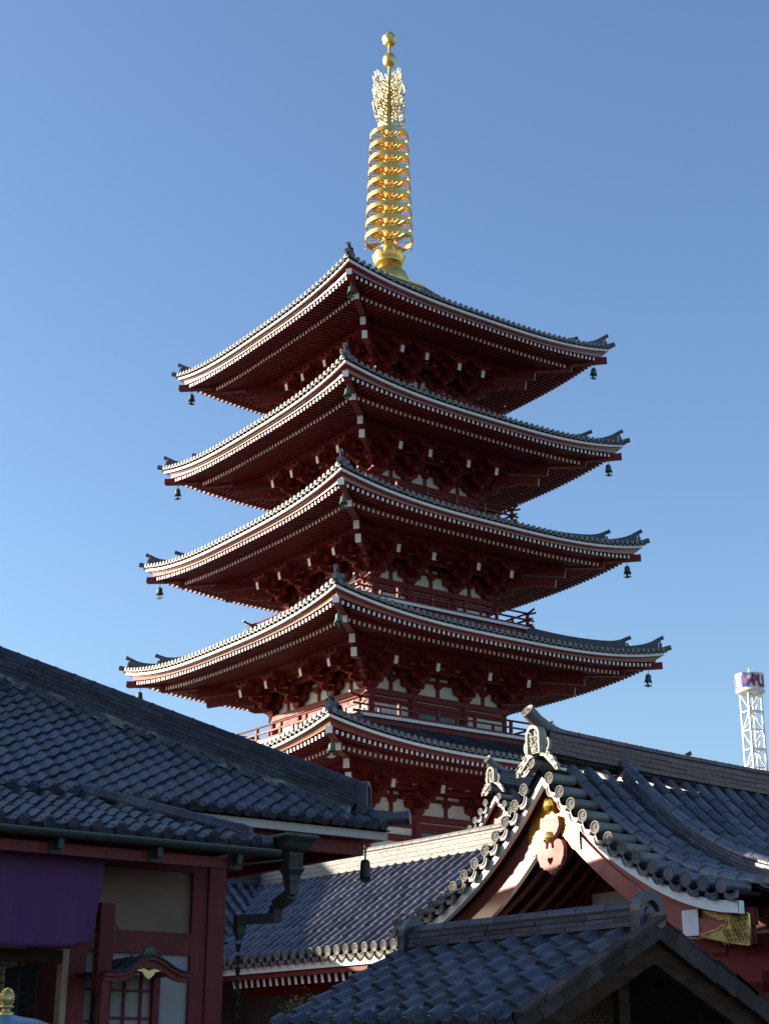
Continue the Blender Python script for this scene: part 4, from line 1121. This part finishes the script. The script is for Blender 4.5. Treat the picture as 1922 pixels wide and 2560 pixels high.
b = MB(); b.box(XL + 1.5, UX - 1.80, UY + 1.35, YB - 1.0, 0, UZ - .08); child('main_wall', b, 'red_worn', hall)
b = MB(); rx0, rx1, ry0, ry1, rz = .6, 12.6, 36.7, 48.7, 7.45      # unseen wing, added to throw the shadow over the corridor roof
b._add([(rx0, ry0, rz), (rx1, ry0, rz), (rx1, ry1, rz), (rx0, ry1, rz), ((rx0 + rx1) / 2, (ry0 + ry1) / 2, rz + 4.4)], [(0, 1, 4), (1, 2, 4), (2, 3, 4), (3, 0, 4), (3, 2, 1, 0)]); child('shadow_caster_roof', b, 'tile', hall)
b = MB(); b.box(rx0 + 1.2, rx1 - 1.2, ry0 + 1.2, ry1 - 1.2, 0, rz - .002); child('shadow_caster_wall', b, 'red_worn', hall)
# pent roof
lo = part('pent_roof', hall)
LX, LY, LZ, LT, LP = 8.86, 14.58, 3.885, .37, .266
ncol = 22; x_start2 = LX - .10 - ncol * LP
s_field(lo, (x_start2, LY, LZ), (1, 0, 0), (0, 1, 0), LT, LP, .215, ncol, 8, lambda x, h: x_start2 + x < LX - h - .08 and h < 1.55, 130, 'tile', 30)
b = MB(); b._add([(2, LY + .02, LZ - .04), (LX - .05, LY + .02, LZ - .04), (LX - 1.55, LY + 1.55, LZ + LT * 1.55 - .04), (2, LY + 1.55, LZ + LT * 1.55 - .04)], [(0, 1, 2, 3)])
b._add([(LX - .05, LY + .02, LZ - .04), (LX - .05, LY + 6, LZ - .04), (LX - 1.55, LY + 6, LZ + LT * 1.5), (LX - 1.55, LY + 1.55, LZ + LT * 1.55 - .04)], [(0, 1, 2, 3)]); child('tile_bed', b, 'dark', lo)
cp = MB(); cp.smooth = True; cp.tube([(0, 0, 0), (1, 0, 0)], .078, 12); cp.tube([(0, 0, 0), (.2, 0, 0)], .083, 12)
Ms = []
for i in range(6):
    t0, t1 = .18 + .24 * i, .18 + .24 * (i + 1); P0 = Vector((LX - t0, LY + t0, LZ + .07 + LT * t0)); P1 = Vector((LX - t1, LY + t1, LZ + .07 + LT * t1))
    Ms.append(frame(P0, P1 - P0, (0, 0, 1)) @ Matrix.Diagonal(((P1 - P0).length, 1, 1, 1)))
pieces('hip_cap', cp, 'tile', lo, Ms, 20)
b = MB(); b.smooth = True; b.tube([(LX - .22, LY + .22, LZ + .14), (LX - .13, LY + .13, LZ + .09)], [.10, .10], 14); child('hip_end', b, 'tile', lo)
b = MB(); b.smooth = True; b.tube([(LX - .3, LY + .15, LZ + .04), (LX + .08, LY - .0, LZ + .02)], .07, 12); b.tube([(LX - .1, LY + .35, LZ + .04), (LX + .08, LY + .3, LZ + .02)], .07, 12); child('corner_tile', b, 'tile', lo)
b = MB(); b.box(2, LX - .05, LY + .02, LY + .10, LZ - .10, LZ - .045); b._add([(2, LY + .05, LZ - .10), (LX - .05, LY + .05, LZ - .10), (LX - .05, 15.7, LZ + .22), (2, 15.7, LZ + .22)], [(0, 1, 2, 3)]); child('soffit', b, 'red_worn', lo)
b = MB(); b.box(2, 8.62, 14.66, 14.76, 3.60, 3.71); child('eave_beam', b, 'red_worn', lo)
for x in (6.45, 7.55, 8.5):
    b = MB(); b.box(x - .03, x + .03, 14.50, 14.68, 3.64, 3.74); b.box(x - .05, x + .05, 14.635, 14.66, 3.60, 3.72); child('gutter_bracket', b, 'copper_old', lo)
# gutter, rain head and square downpipe
b = MB(); b.smooth = True; b.tube([(2, 14.50, 3.79), (8.98, 14.50, 3.79)], .055, 10, a0=math.pi, a1=2 * math.pi, cap=False); b.smooth = False
b.beam((2, 14.44, 3.795), (8.98, 14.44, 3.795), .012, .02); b.beam((2, 14.56, 3.795), (8.98, 14.56, 3.795), .012, .02)
child('gutter', b, ['copper_old'], hall)
b = MB(); b.box(2, 8.98, 14.437, 14.45, 3.806, 3.816); child('gutter_lip', b, 'verdigris', hall)
def frustum(m, c, prof):
    """stack of rectangles (half x, half y, z)"""
    rows = [[(c[0] - a, c[1] - b_, z), (c[0] + a, c[1] - b_, z), (c[0] + a, c[1] + b_, z), (c[0] - a, c[1] + b_, z), (c[0] - a, c[1] - b_, z)] for a, b_, z in prof]
    m.grid(rows)
HX, HY = 9.15, 14.50
b = MB(); frustum(b, (HX, HY), [(.20, .20, 3.955), (.16, .16, 3.90), (.15, .15, 3.87), (.13, .13, 3.83), (.09, .09, 3.80), (.09, .09, 3.78)]); b.box(HX - .19, HX + .19, HY - .19, HY + .19, 3.955, 3.958); child('rain_head', b, 'copper_old', hall)
b = MB(); frustum(b, (HX, HY), [(.205, .205, 3.985), (.215, .215, 3.975), (.205, .205, 3.956), (.2, .2, 3.955)]); b.box(HX - .2, HX + .2, HY - .2, HY + .2, 3.983, 3.986); child('rain_head_rim', b, 'verdigris', hall)
b = MB(); b.box(HX - .085, HX + .085, HY - .085, HY + .085, 3.64, 3.79)
for q in range(5):
    f_ = -.068 + .034 * q; b.box(HX + f_ - .008, HX + f_ + .008, HY - .093, HY - .085, 3.65, 3.78); b.box(HX - .093, HX - .085, HY + f_ - .008, HY + f_ + .008, 3.65, 3.78)
frustum(b, (HX, HY), [(.10, .10, 3.64), (.10, .10, 3.62), (.07, .07, 3.56), (.07, .07, 3.50)])
child('rain_head_neck', b, 'copper_old', hall)
b = MB(); pp = [(HX, HY, 3.52), (HX, HY, 3.36), (HX - .03, HY + .25, 3.26), (HX - .03, HY + .27, 3.10)]
for i in range(3): b.beam(pp[i], pp[i + 1], .105 + .002 * i, .105 + .002 * i, up=(0, 1, .2) if i != 1 else (0, 0, 1))
b.beam((9.12, 14.72, 3.13), (8.90, 15.18, 3.13), .10, .10); b.beam((8.905, 15.16, 3.178), (8.905, 15.16, 3.0), .104, .104, up=(0, 1, 0))
b.box(9.145 - .06, 9.145 + .06, 14.44, 14.56, 3.47, 3.49); b.box(9.06, 9.18, 14.71, 14.83, 3.19, 3.205)
child('downpipe', b, 'copper_old', hall)
b = MB(); b.beam((HX - .1, HY, 3.72), (8.62, 14.72, 3.66), .02, .02); child('stay', b, 'copper_old', hall)
# shop front
YA = 15.6
def wallbox(name, m, x0, x1, z0, z1, y0=YA, y1=YA + .12):
    bb = MB(); bb.box(x0, x1, y0, y1, z0, z1); return child(name, bb, m, hall)
wallbox('corner_post', 'red_worn', 8.735, 8.95, 0, 4.0, YA - .04, YA + .2)
wallbox('post', 'red_worn', 8.545, 8.733, 0, 4.0, YA - .015, YA + .1)
wallbox('head_beam', 'red_worn', 5, 8.545, 3.65, 4.1, YA - .02, YA + .12)
wallbox('plaster_panel', 'wall_beige_shaded', 7.27, 8.545, 2.99, 3.65, YA + .04)
wallbox('rail', 'red_worn', 7.27, 8.545, 2.76, 2.99, YA - .02)
wallbox('plaster_panel', 'paper', 8.20, 8.545, 0, 2.76, YA + .03)
wallbox('door_jamb', 'red_worn', 8.12, 8.20, 0, 2.76, YA - .01); wallbox('door_jamb', 'red_worn', 7.50, 7.61, 0, 2.76, YA - .03)
b = MB(); b.box(7.61, 8.12, YA + .06, YA + .08, 0, 2.76); child('paper_screen', b, 'paper', hall)
for x in (7.80, 8.0): wallbox('screen_muntin', 'red_worn', x - .012, x + .012, 0, 2.70, YA + .03, YA + .055)
for z in (2.37, 2.09, 1.81, 1.53): wallbox('screen_rail', 'red_worn', 7.61, 8.12, z - .012, z + .012, YA + .032, YA + .057)
wallbox('plaster_panel', 'paper', 7.30, 7.42, 0, 2.76, YA + .05); wallbox('post', 'dark', 7.42, 7.50, 0, 2.8, YA - .06, YA + .1)
for z in (2.37, 2.05): wallbox('screen_rail', 'red_worn', 7.30, 7.42, z - .012, z + .012, YA + .03, YA + .048)
wallbox('post', 'red_worn', 7.085, 7.30, 0, 3.65, YA - .05)
wallbox('door_frame', 'wood_pale', 7.015, 7.083, 0, 2.76, YA - .08, YA + .05)
for i, z in enumerate((2.72, 2.675, 2.635)): wallbox('lintel', 'wood_old', 5, 7.013, z - .02 - .005 * (i == 0), z + .02, YA - .06 - .01 * i, YA + .04)
b = MB(); b.box(4.5, 7.02, YA + .9, YA + .95, 0, 3.6); child('inner_wall', b, 'wood_pale', hall)
b = MB(); b.box(6.80, 6.81, YA + .05, YA + .9, 0, 2.6); child('inner_partition', b, 'dark', hall)
for i in range(7): wallbox('lattice_bar', 'dark', 5.0, 6.80, 2.06 + i * .085, 2.07 + i * .085, YA + .10, YA + .12)
for x in (6.62, 6.35): wallbox('lattice_post', 'dark', x - .012, x + .012, 1.0, 2.62, YA + .09, YA + .13)
for x, w in ((6.42, .035), (6.54, .02), (6.70, .012)): wallbox('hanging_cord', 'wood_pale', x - w / 2, x + w / 2, 1.0, 2.62, YA + .3, YA + .32)
# red standard with stay rod
b = MB(); b.box(7.12, 7.275, 14.9, 15.02, 2.30, 3.185); child('standard', b, 'red_dark', hall)
b = MB(); b.beam((7.262, 14.95, 3.06), (7.53, 14.95, 2.66), .014, .014); b.box(7.03, 7.13, 14.96, 15.0, 2.84, 2.88); child('stay', b, 'dark_iron', hall)
b = MB(); b.box(7.16, 7.24, 14.86, 14.94, 0, 2.46); child('canopy_post', b, 'red_worn', hall)
# door canopy with a curving gable front
can = part('door_canopy', hall)
KP = [(7.165, 2.50), (7.30, 2.50), (7.40, 2.52), (7.48, 2.57), (7.56, 2.635), (7.65, 2.675), (7.74, 2.665), (7.84, 2.62), (7.93, 2.565), (8.03, 2.525), (8.15, 2.515)]
lowk = [(8.115, 2.425), (8.03, 2.43), (7.94, 2.455), (7.85, 2.51), (7.75, 2.545), (7.65, 2.555), (7.57, 2.53), (7.49, 2.47), (7.40, 2.425), (7.30, 2.41), (7.165, 2.415)]
b = MB(); b.prism(KP + lowk, (0, 14.84, 0), (1, 0, 0), (0, 0, 1), (0, .05, 0)); b.prism([(x, z + .0) for x, z in KP] + [(x, z - .035) for x, z in KP[::-1]], (0, 14.81, 0), (1, 0, 0), (0, 0, 1), (0, .03, 0)); child('gable_board', b, 'red_worn', can)
b = MB(); b.smooth = True; b.grid([[(x, y, z + .012) for x, z in KP] for y in (14.80, 15.0, 15.2, 15.4, 15.6)]); b.grid([[(x, y, z - .01) for x, z in KP][::-1] for y in (14.88, 15.6)]); b.smooth = False
for y in (14.80, 15.05, 15.32):
    b.tube([(x, y, z + .012) for x, z in KP], .012, 5)
child('roof_sheet', b, 'canopy_metal', can)
b = MB(); b.prism([(-.14, .03), (-.06, .05), (0, .03), (.06, .05), (.14, .03), (.07, .015), (.05, -.02), (0, -.055), (-.05, -.02), (-.07, .015)], (7.645, 14.80, 2.50), (1, 0, 0), (0, 0, 1), (0, .03, 0)); child('gold_pendant', b, 'gold_dull', can)
b = MB(); b.prism([(-.07, 0), (-.06, .05), (-.03, .085), (0, .075), (.03, .09), (.055, .05), (.07, 0)], (7.655, 14.82, 2.68), (1, 0, 0), (0, 0, 1), (0, .05, 0)); b.smooth = True
for dx in (-.03, 0, .03): b.lathe([(.001, -.02), (.02, 0), (.001, .025)], 7, (7.655 + dx, 14.815, 2.70))
child('crest', b, 'bronze', can)
# purple curtain: a hanging of its own, gently waved, its lower edge drawn up
b = MB(); b.smooth = True; rows = []
for j in range(25):
    v = j / 24; row = []
    for i in range(49):
        w = i / 48; x = 5.2 + (7.135 - .085 * v ** 1.5 - 5.2) * w
        zb_ = 2.745 - .025 * math.sin(math.pi * min(1, (x - 5.2) / 1.9)) + .07 * max(0, (x - 6.75) / .38) ** 1.5
        z = 3.70 + (zb_ - 3.70) * v
        y = 14.93 + .024 * math.sin(x * 11 + .6 * math.sin(3 * v)) * (.35 + .65 * v) + .010 * math.sin(x * 27 + 2 * v) * v + .05 * v * math.sin(x * 2.2)
        row.append((x, y, z))
    rows.append(row)
b.grid(rows)
cu = b.build('curtain', 'curtain'); cu['label'] = 'deep purple cloth curtain hanging under the pent roof eave'; cu['category'] = 'curtain'
sol = cu.modifiers.new('cloth', 'SOLIDIFY'); sol.thickness = .006
# rain chain of cups
ch = thing('rain_chain', 'chain of small dark metal cups hanging from the downpipe end', 'rain chain', (8.905, 15.16, 2.98))
b = MB(); frustum(b, (0, 0), [(.045, .045, .03), (.045, .045, 0), (.025, .025, -.06), (.02, .02, -.07)]); link('spout', b.mesh('spout', 'copper_old'), ch)
cupm = MB(); cupm.smooth = True; cupm.lathe([(.001, -.055), (.016, -.055), (.036, .03), (.040, .035), (.034, .03), (.012, -.045), (.001, -.045)], 10)
CUP = cupm.mesh('cup', 'copper_old')
lk = MB(); lk.smooth = True; lk.tube([(0, 0, .03), (0, 0, -.05)], .006, 6); LK = lk.mesh('link', 'dark_iron')
for i in range(13):
    o = link('cup', CUP, ch); o.location = (rt.uniform(-.004, .004), rt.uniform(-.004, .004), -.14 - .125 * i)
    o = link('link', LK, ch); o.location = (0, 0, -.215 - .125 * i)
# bell under the corner of the main roof
hbell = thing('hanging_bell', 'dark bronze bell on a hook under the left hall roof corner', 'bell', (11.46, 16.42, 4.22))
b = MB(); b.smooth = True
b.tube([(0, 0, .10), (.03, 0, .07), (.025, 0, .02), (-.02, 0, 0), (-.03, 0, .03)], .008, 6); b.tube([(0, 0, .02), (0, 0, -.14)], .012, 6); link('hook', b.mesh('hook', 'dark_iron'), hbell)
b = MB(); b.smooth = True; b.lathe([(.001, -.12), (.06, -.125), (.098, -.15), (.105, -.19), (.11, -.30), (.125, -.345), (.13, -.35), (.11, -.34), (.09, -.2), (.001, -.15)], 16); b.smooth = False
for j in range(6):
    A = j * math.pi / 3 + .3; b._add([(.125 * math.cos(A - .42), .125 * math.sin(A - .42), -.345), (.125 * math.cos(A + .42), .125 * math.sin(A + .42), -.345), (.15 * math.cos(A), .15 * math.sin(A), -.385)], [(0, 1, 2), (2, 1, 0)])
link('bell_body', b.mesh('bell_body', 'dark_iron'), hbell).scale = (.6, .6, 1)
b = MB(); b.prism([(-.02, -.33), (.02, -.33), (.04, -.37), (.11, -.375), (.08, -.40), (0, -.415), (-.08, -.40), (-.11, -.375), (-.04, -.37)], (0, -.01, 0), (1, 0, 0), (0, 0, 1), (0, .02, 0)); oo = link('wind_vane', b.mesh('wind_vane', 'dark_iron'), hbell); oo.scale = (.6, 1, 1); oo.rotation_euler = (0, 0, -AZ)

# ================================================================== small tiled shelter in front
DY0, DY1, DXR, DZR, DT = 7.60, 10.36, 7.66, 2.50, .50
sh = thing('roofed_shelter', 'small blue-grey tiled gable shelter in front, with weathered wooden barge boards', 'shelter', (7.66, 9, 0))
sr = part('roof', sh)
DE = 6.40; n_col = 10; pD = (DY1 - DY0) / n_col
run = DXR - DE
s_field(sr, (DE, DY1, DZR - DT * run), (0, -1, 0), (1, 0, 0), DT, pD, .195, n_col, 7, None, 120, 'tile', 20, True)
s_field(sr, (DXR + run, DY0, DZR - DT * run), (0, 1, 0), (-1, 0, 0), DT, pD, .195, n_col, 7, None, 0, 'tile', 0)
b = MB(); b._add([(DE + .02, DY0, DZR - DT * run - .03), (DXR, DY0, DZR - .03), (DXR, DY1, DZR - .03), (DE + .02, DY1, DZR - DT * run - .03)], [(0, 1, 2, 3)])
b._add([(2 * DXR - DE - .02, DY0, DZR - DT * run - .03), (DXR, DY0, DZR - .03), (DXR, DY1, DZR - .03), (2 * DXR - DE - .02, DY1, DZR - DT * run - .03)], [(3, 2, 1, 0)])
child('roof_boards', b, 'wood_old', sr)
noshi_ridge(sr, [(DXR, DY0 + .12, DZR + .0), (DXR, DY1 - .12, DZR + .0)], .105, .19, 3, .28, .058, 'tile_ridge', 60, 30)
b = MB()       # rounded ridge ends
for y, sg in ((DY0 + .10, -1), (DY1 - .10, 1)):
    A = [(-.12, -.05)] + [(.12 * math.cos(t), .10 + .135 * math.sin(t)) for t in [math.pi * (1 - q / 10) for q in range(11)]] + [(.12, -.05)]
    In = [(x * .62, z * .72) for x, z in A]
    bb = MB(); bb.prism(A, (DXR, y, DZR), (1, 0, 0), (0, 0, 1), (0, sg * .05, 0)); bb.prism(A + In[::-1], (DXR, y + sg * .05, DZR), (1, 0, 0), (0, 0, 1), (0, sg * .035, 0)); bb.prism([(x * .45, z * .55) for x, z in A], (DXR, y + sg * .05, DZR), (1, 0, 0), (0, 0, 1), (0, sg * .02, 0))
    child('ridge_end', bb, 'tile', sr)
b = MB(); b.smooth = True; b.tube([(DXR, DY0 + .12, DZR + .02), (DXR, DY0 - .05, DZR + .035)], .055, 12); child('ridge_nose', b, 'tile_brown', sr)
# verge tiles with flaps over the near gable
vt = MB(); vt.box(0, .235, -.012, .012, -.115, .028); vt.box(0, .235, -.10, .012, .0, .026)
Ms = []
for sg in (-1, 1):
    v = Vector((-sg, 0, DT)).normalized()
    for j in range(7):
        o = Vector((DXR + sg * run, DY0 - .03, DZR - DT * run)) + v * (j * .195) + Vector((0, 0, .03))
        n = Vector((sg * DT, 0, 1)).normalized(); y = Vector((0, -1, 0)) if sg > 0 else Vector((0, 1, 0))
        y = n.cross(v); M = Matrix((v, y, n)).transposed().to_4x4(); M.translation = o
        M = M @ Matrix.Rotation(-.05, 4, 'Y')
        Ms.append(jit(M, .006))
pieces('verge_tile', vt, 'verge_brown', sr, Ms, 30)
for nm, y in (('near', DY0 + .02), ('far', DY1 - .1)):
    for sg in (-1, 1):
        b = MB(); A = Vector((DXR, y, DZR - .10)); B2 = Vector((DXR + sg * (run + .05), y, DZR - .10 - DT * (run + .05)))
        b.prism([(0, .02), (0, -.15), (run + .05, -.15 - DT * (run + .05)), (run + .05, .02 - DT * (run + .05))], (DXR, y, DZR - .09), (sg, 0, 0), (0, 0, 1), (0, .045, 0))
        child('barge_board', b, 'wood_old', sr)
        b = MB(); b.prism([(0, .055), (0, .018), (run + .08, .018 - DT * (run + .08)), (run + .08, .055 - DT * (run + .08))], (DXR, y - .03, DZR - .09), (sg, 0, 0), (0, 0, 1), (0, .08, 0)); child('batten', b, 'wood_old', sr)
for x in (DXR - .85, DXR + .85):
    for y in (DY0 + .35, DY1 - .35):
        b = MB(); b.box(x - .06, x + .06, y - .06, y + .06, 0, DZR - .1 - DT * .8); child('post', b, 'wood_old', sh)
b = MB(); b.box(DXR - 1.0, DXR + 1.0, DY0 + .30, DY0 + .40, 1.72, 1.86); child('tie_beam', b, 'wood_old', sh)
b = MB(); b.box(DXR - .05, DXR + .05, DY0 + .32, DY0 + .38, 1.862, DZR - .12); child('king_post', b, 'wood_old', sh)
b = MB(); b.box(DXR - .80, DXR + .80, DY1 - .42, DY1 - .40, 0, 2.05); child('back_board', b, 'dark', sh)
mat('copper_mesh', (0.36, 0.19, 0.10), rough=0.5, metal=0.3, var=0.15)
b = MB(); y = DY0 + 1.1
for i in range(44):
    z = 1.80; a = DXR - .62 + i * .028
    b.beam((a, y, 1.76), (a + .19, y, 2.14), .009, .004, up=(0, 1, 0)); b.beam((a + .19, y + .003, 1.76), (a, y + .003, 2.14), .009, .004, up=(0, 1, 0))
b.box(DXR - .64, DXR + .80, y - .01, y + .012, 1.745, 1.765)
child('mesh_screen', b, 'copper_mesh', sh)

# ================================================================== far steel tower with a lettered drum
mat('tower_white', (0.75, 0.74, 0.70), rough=0.5, var=0.04)
mat('letter_blue', (0.055, 0.06, 0.32), rough=0.5, var=0.05); mat('letter_red', (0.55, 0.10, 0.10), rough=0.5, var=0.05)
mat('letter_maroon', (0.20, 0.025, 0.06), rough=0.5, var=0.05); mat('letter_pink', (0.55, 0.16, 0.20), rough=0.5, var=0.05)
TC = Vector((196.65, 170.05, 0)); tw = thing('observation_tower', 'white lattice steel tower topped by a drum with colourful lettering, far right', 'tower', TC)
hs = 1.22; rotT = Matrix.Translation(TC) @ Matrix.Rotation(R(-16), 4, 'Z')
crn = [(-hs, -hs), (hs, -hs), (hs, hs), (-hs, hs)]
ZT = 60.6; lev = [ZT - 3.15 * i for i in range(20)]
for i, (x, y) in enumerate(crn):
    b = MB(); b.T = rotT; b.beam((x, y, 0), (x, y, ZT), .30, .30, up=(0, 1, 0)); child('leg', b, 'tower_white', tw)
for k in range(4):
    (x0, y0), (x1, y1) = crn[k], crn[(k + 1) % 4]
    b = MB(); b.T = rotT
    for j in range(19):
        b.beam((x0, y0, lev[j]), (x1, y1, lev[j]), .2 if j % 2 else .14, .2)
        p, q = ((x0, y0), (x1, y1)) if (j + k) % 2 else ((x1, y1), (x0, y0))
        b.beam((p[0], p[1], lev[j]), (q[0], q[1], lev[j + 1]), .16, .16)
    child('bracing', b, 'tower_white', tw)
b = MB(); b.T = rotT
for j in range(1, 20, 2): b.box(-hs, hs, -hs, hs * .2, lev[j] - .12, lev[j] - .04)
for x in (.5, 1.0): b.beam((x, 1.0, 5), (x, 1.0, ZT), .06, .06, up=(0, 1, 0))
for j in range(150): b.beam((.5, 1.0, ZT - .35 * j), (1.0, 1.0, ZT - .35 * j), .04, .04)
child('ladder_and_landings', b, 'tower_white', tw)
RD = 2.38
b = MB(); b.T = Matrix.Translation(TC); b.smooth = True
b.lathe([(.4, 60.55), (RD - .3, 60.55), (RD + .02, 60.8), (RD + .02, 61.05), (RD - .12, 61.05), (RD - .12, 60.9), (.4, 60.9)], 40); child('drum_floor', b, 'tower_white', tw)
b = MB(); b.T = Matrix.Translation(TC); b.smooth = True
b.lathe([(RD + .02, 63.55), (RD + .02, 63.75), (RD - .1, 63.75), (RD - .1, 63.55)], 40, closed=True); b.smooth = False
child('drum_rim', b, 'tower_white', tw)
b = MB(); b.T = Matrix.Translation(TC); b.smooth = True; b.lathe([(RD - .06, 61.0), (RD - .06, 63.6)], 40); b.lathe([(RD - .2, 63.6), (RD - .2, 61.0)], 40); child('drum_wall', b, 'tower_white', tw)
b = MB(); b.T = Matrix.Translation(TC); b.beam((0, 0, 60.9), (0, 0, 64.9), .12, .12, up=(0, 1, 0)); child('mast', b, 'tower_white', tw)
face = math.atan2(-TC.y, -TC.x)
def stroke(m, pts, w, r=RD + .03):
    """flat ribbon on the drum; pts in (metres across from the side facing the visitor, height)"""
    rows = []
    n = len(pts)
    fine = []
    for i in range(n - 1):
        for q in range(4): fine.append((pts[i][0] + (pts[i + 1][0] - pts[i][0]) * q / 4, pts[i][1] + (pts[i + 1][1] - pts[i][1]) * q / 4))
    fine.append(pts[-1])
    for i, (x, z) in enumerate(fine):
        x0, z0 = fine[max(0, i - 1)]; x1, z1 = fine[min(len(fine) - 1, i + 1)]; dx, dz = x1 - x0, z1 - z0; L = math.hypot(dx, dz) or 1; nx, nz = -dz / L * w / 2, dx / L * w / 2
        f_ = lambda X_, Z_, rr: (TC.x + rr * math.cos(face + X_ / RD), TC.y + rr * math.sin(face + X_ / RD), Z_)
        rows.append([f_(x + nx, z + nz, r), f_(x - nx, z - nz, r), f_(x - nx, z - nz, r + .05), f_(x + nx, z + nz, r + .05), f_(x + nx, z + nz, r)])
    m.grid(rows)
circ = lambda cx, cz, rx, rz, a0=0, a1=6.4, n=12: [(cx + rx * math.cos(a0 + (a1 - a0) * i / n), cz + rz * math.sin(a0 + (a1 - a0) * i / n)) for i in range(n + 1)]
Z0_ = 62.25
for nm, col, strokes in (
    ('letter', 'letter_blue', [([(-1.75, .55), (-1.5, .75), (-1.25, .62)], .3), ([(-1.45, .7), (-1.3, .2), (-1.35, -.45), (-1.2, -.8)], .3), ([(-1.15, 1.0), (-.85, 1.1), (-.45, .95)], .36), ([(-.95, 1.0), (-1.0, .5), (-.95, .0), (-.8, -.5), (-.5, -.7), (-.2, -.4), (-.15, .05)], .40)]),
    ('letter', 'letter_red', [(circ(-.62, .05, .13, .22), .3)]),
    ('letter', 'letter_maroon', [([(.35, 1.0), (.55, .75), (.5, .2), (.6, -.35), (.7, -.7)], .34), (circ(.75, .35, .33, .42), .26), ([(.1, .3), (.2, -.1), (.45, -.05)], .26)]),
    ('letter', 'letter_maroon', [([(1.55, .9), (1.5, .5), (1.5, -.1), (1.65, -.6), (2.0, -.7), (2.3, -.4)], .34), (circ(1.55, .72, .08, .08), .24)]),
    ('letter', 'letter_maroon', [([(2.65, .9), (2.55, .4), (2.75, 0), (2.6, -.4), (2.8, -.75)], .36), ([(2.4, .3), (2.9, .25)], .24)]),
    ('letter', 'letter_pink', [([(-3.1, .5), (-2.95, .1), (-3.05, -.4), (-2.9, -.75)], .35), ([(-3.25, .0), (-2.8, .1)], .3)])):
    b = MB()
    for pts, w in strokes: stroke(b, [(x * 1.02, Z0_ + .02 + z * 1.22) for x, z in pts], w * 1.2)
    child(nm, b, col, tw)

# ================================================================== bronze lantern top in the near left corner, bush by the shelter
lan = thing('bronze_lantern', 'domed bluish bronze lantern roof with a gilded jewel finial, bottom left corner', 'lantern', (3.065, 7.389, 0))
b = MB(); b.smooth = True; b.lathe([(.33, 1.70), (.30, 1.745), (.24, 1.785), (.15, 1.815), (.06, 1.828), (.05, 1.832)], 32); b.lathe([(.30, 1.69), (.33, 1.70)], 32); link('dome', b.mesh('dome', 'blue_metal'), lan)
b = MB(); b.smooth = True; b.lathe([(.10, .0), (.09, .08), (.14, .1), (.10, .14), (.10, .9), (.2, .98), (.22, 1.1), (.2, 1.12), (.19, 1.55), (.28, 1.62), (.3, 1.69)], 20); link('shaft', b.mesh('shaft', 'bronze'), lan)
b = MB(); b.smooth = True; b.lathe([(.036, 1.83), (.038, 1.845), (.022, 1.85), (.022, 1.862), (.034, 1.866), (.036, 1.874), (.018, 1.88)], 16); link('finial_base', b.mesh('finial_base', 'gold_dull'), lan)
b = MB(); b.smooth = True; b.lathe([(.001, 1.874), (.018, 1.878), (.031, 1.892), (.034, 1.908), (.031, 1.924), (.019, 1.940), (.001, 1.945)], 16); link('jewel', b.mesh('jewel', 'gold_dull'), lan)
b = MB()
for k in range(4):
    b.T = Matrix.Rotation(k * math.pi / 2 + .5, 4, 'Z')
    for j in range(8):
        a = -.9 + j * .33; x, z = .037 * math.cos(a), 1.912 + .037 * math.sin(a); b.prism([(-.006, 0), (.006, 0), (.005, .005), (.001, .010)], (x, 0, z), (-math.sin(a), 0, math.cos(a)), (math.cos(a), 0, math.sin(a)), (0, .004, 0))
link('flames', b.mesh('flames', 'gold_dull'), lan)

mat('leaf', (0.17, 0.155, 0.03), rough=0.55, var=0.35, scale=20, piece=0.5)
mat('bark', (0.08, 0.06, 0.045), rough=0.9, var=0.3)
BP = Vector((9.55, 15.0, 0)); bush = thing('shrub', 'loose yellow-green shrub behind the left end of the shelter roof', 'shrub', BP)
rl = random.Random(9); b = MB(); tips = []
for i in range(16):
    a = rl.uniform(0, 6.28); r_ = rl.uniform(.05, .32); h = rl.uniform(2.0, 2.5) - r_ * .8
    p = [(0, 0, 0)] + [(r_ * t * math.cos(a + .3 * t), r_ * t * math.sin(a + .3 * t), h * t) for t in (.3, .6, 1)]
    b.tube(p, [.016, .012, .009, .004], 5); tips.append(p)
link('stems', b.mesh('stems', 'bark'), bush)
b = MB()
for p in tips:
    for q in range(420):
        t = rl.uniform(.35, 1) * 3; i = min(2, int(t)); P0 = Vector(p[i]).lerp(Vector(p[i + 1]), t - i) + Vector((rl.gauss(0, .07), rl.gauss(0, .07), rl.gauss(0, .06)))
        d = Vector((rl.gauss(0, 1), rl.gauss(0, 1), rl.gauss(.3, 1))).normalized(); s_ = d.orthogonal().normalized(); L = rl.uniform(.03, .055)
        b._add([P0, P0 + d * L * .5 + s_ * L * .22, P0 + d * L, P0 + d * L * .5 - s_ * L * .22], [(0, 1, 2, 3)])
o = link('foliage', b.mesh('foliage', 'leaf'), bush); o['kind'] = 'stuff'
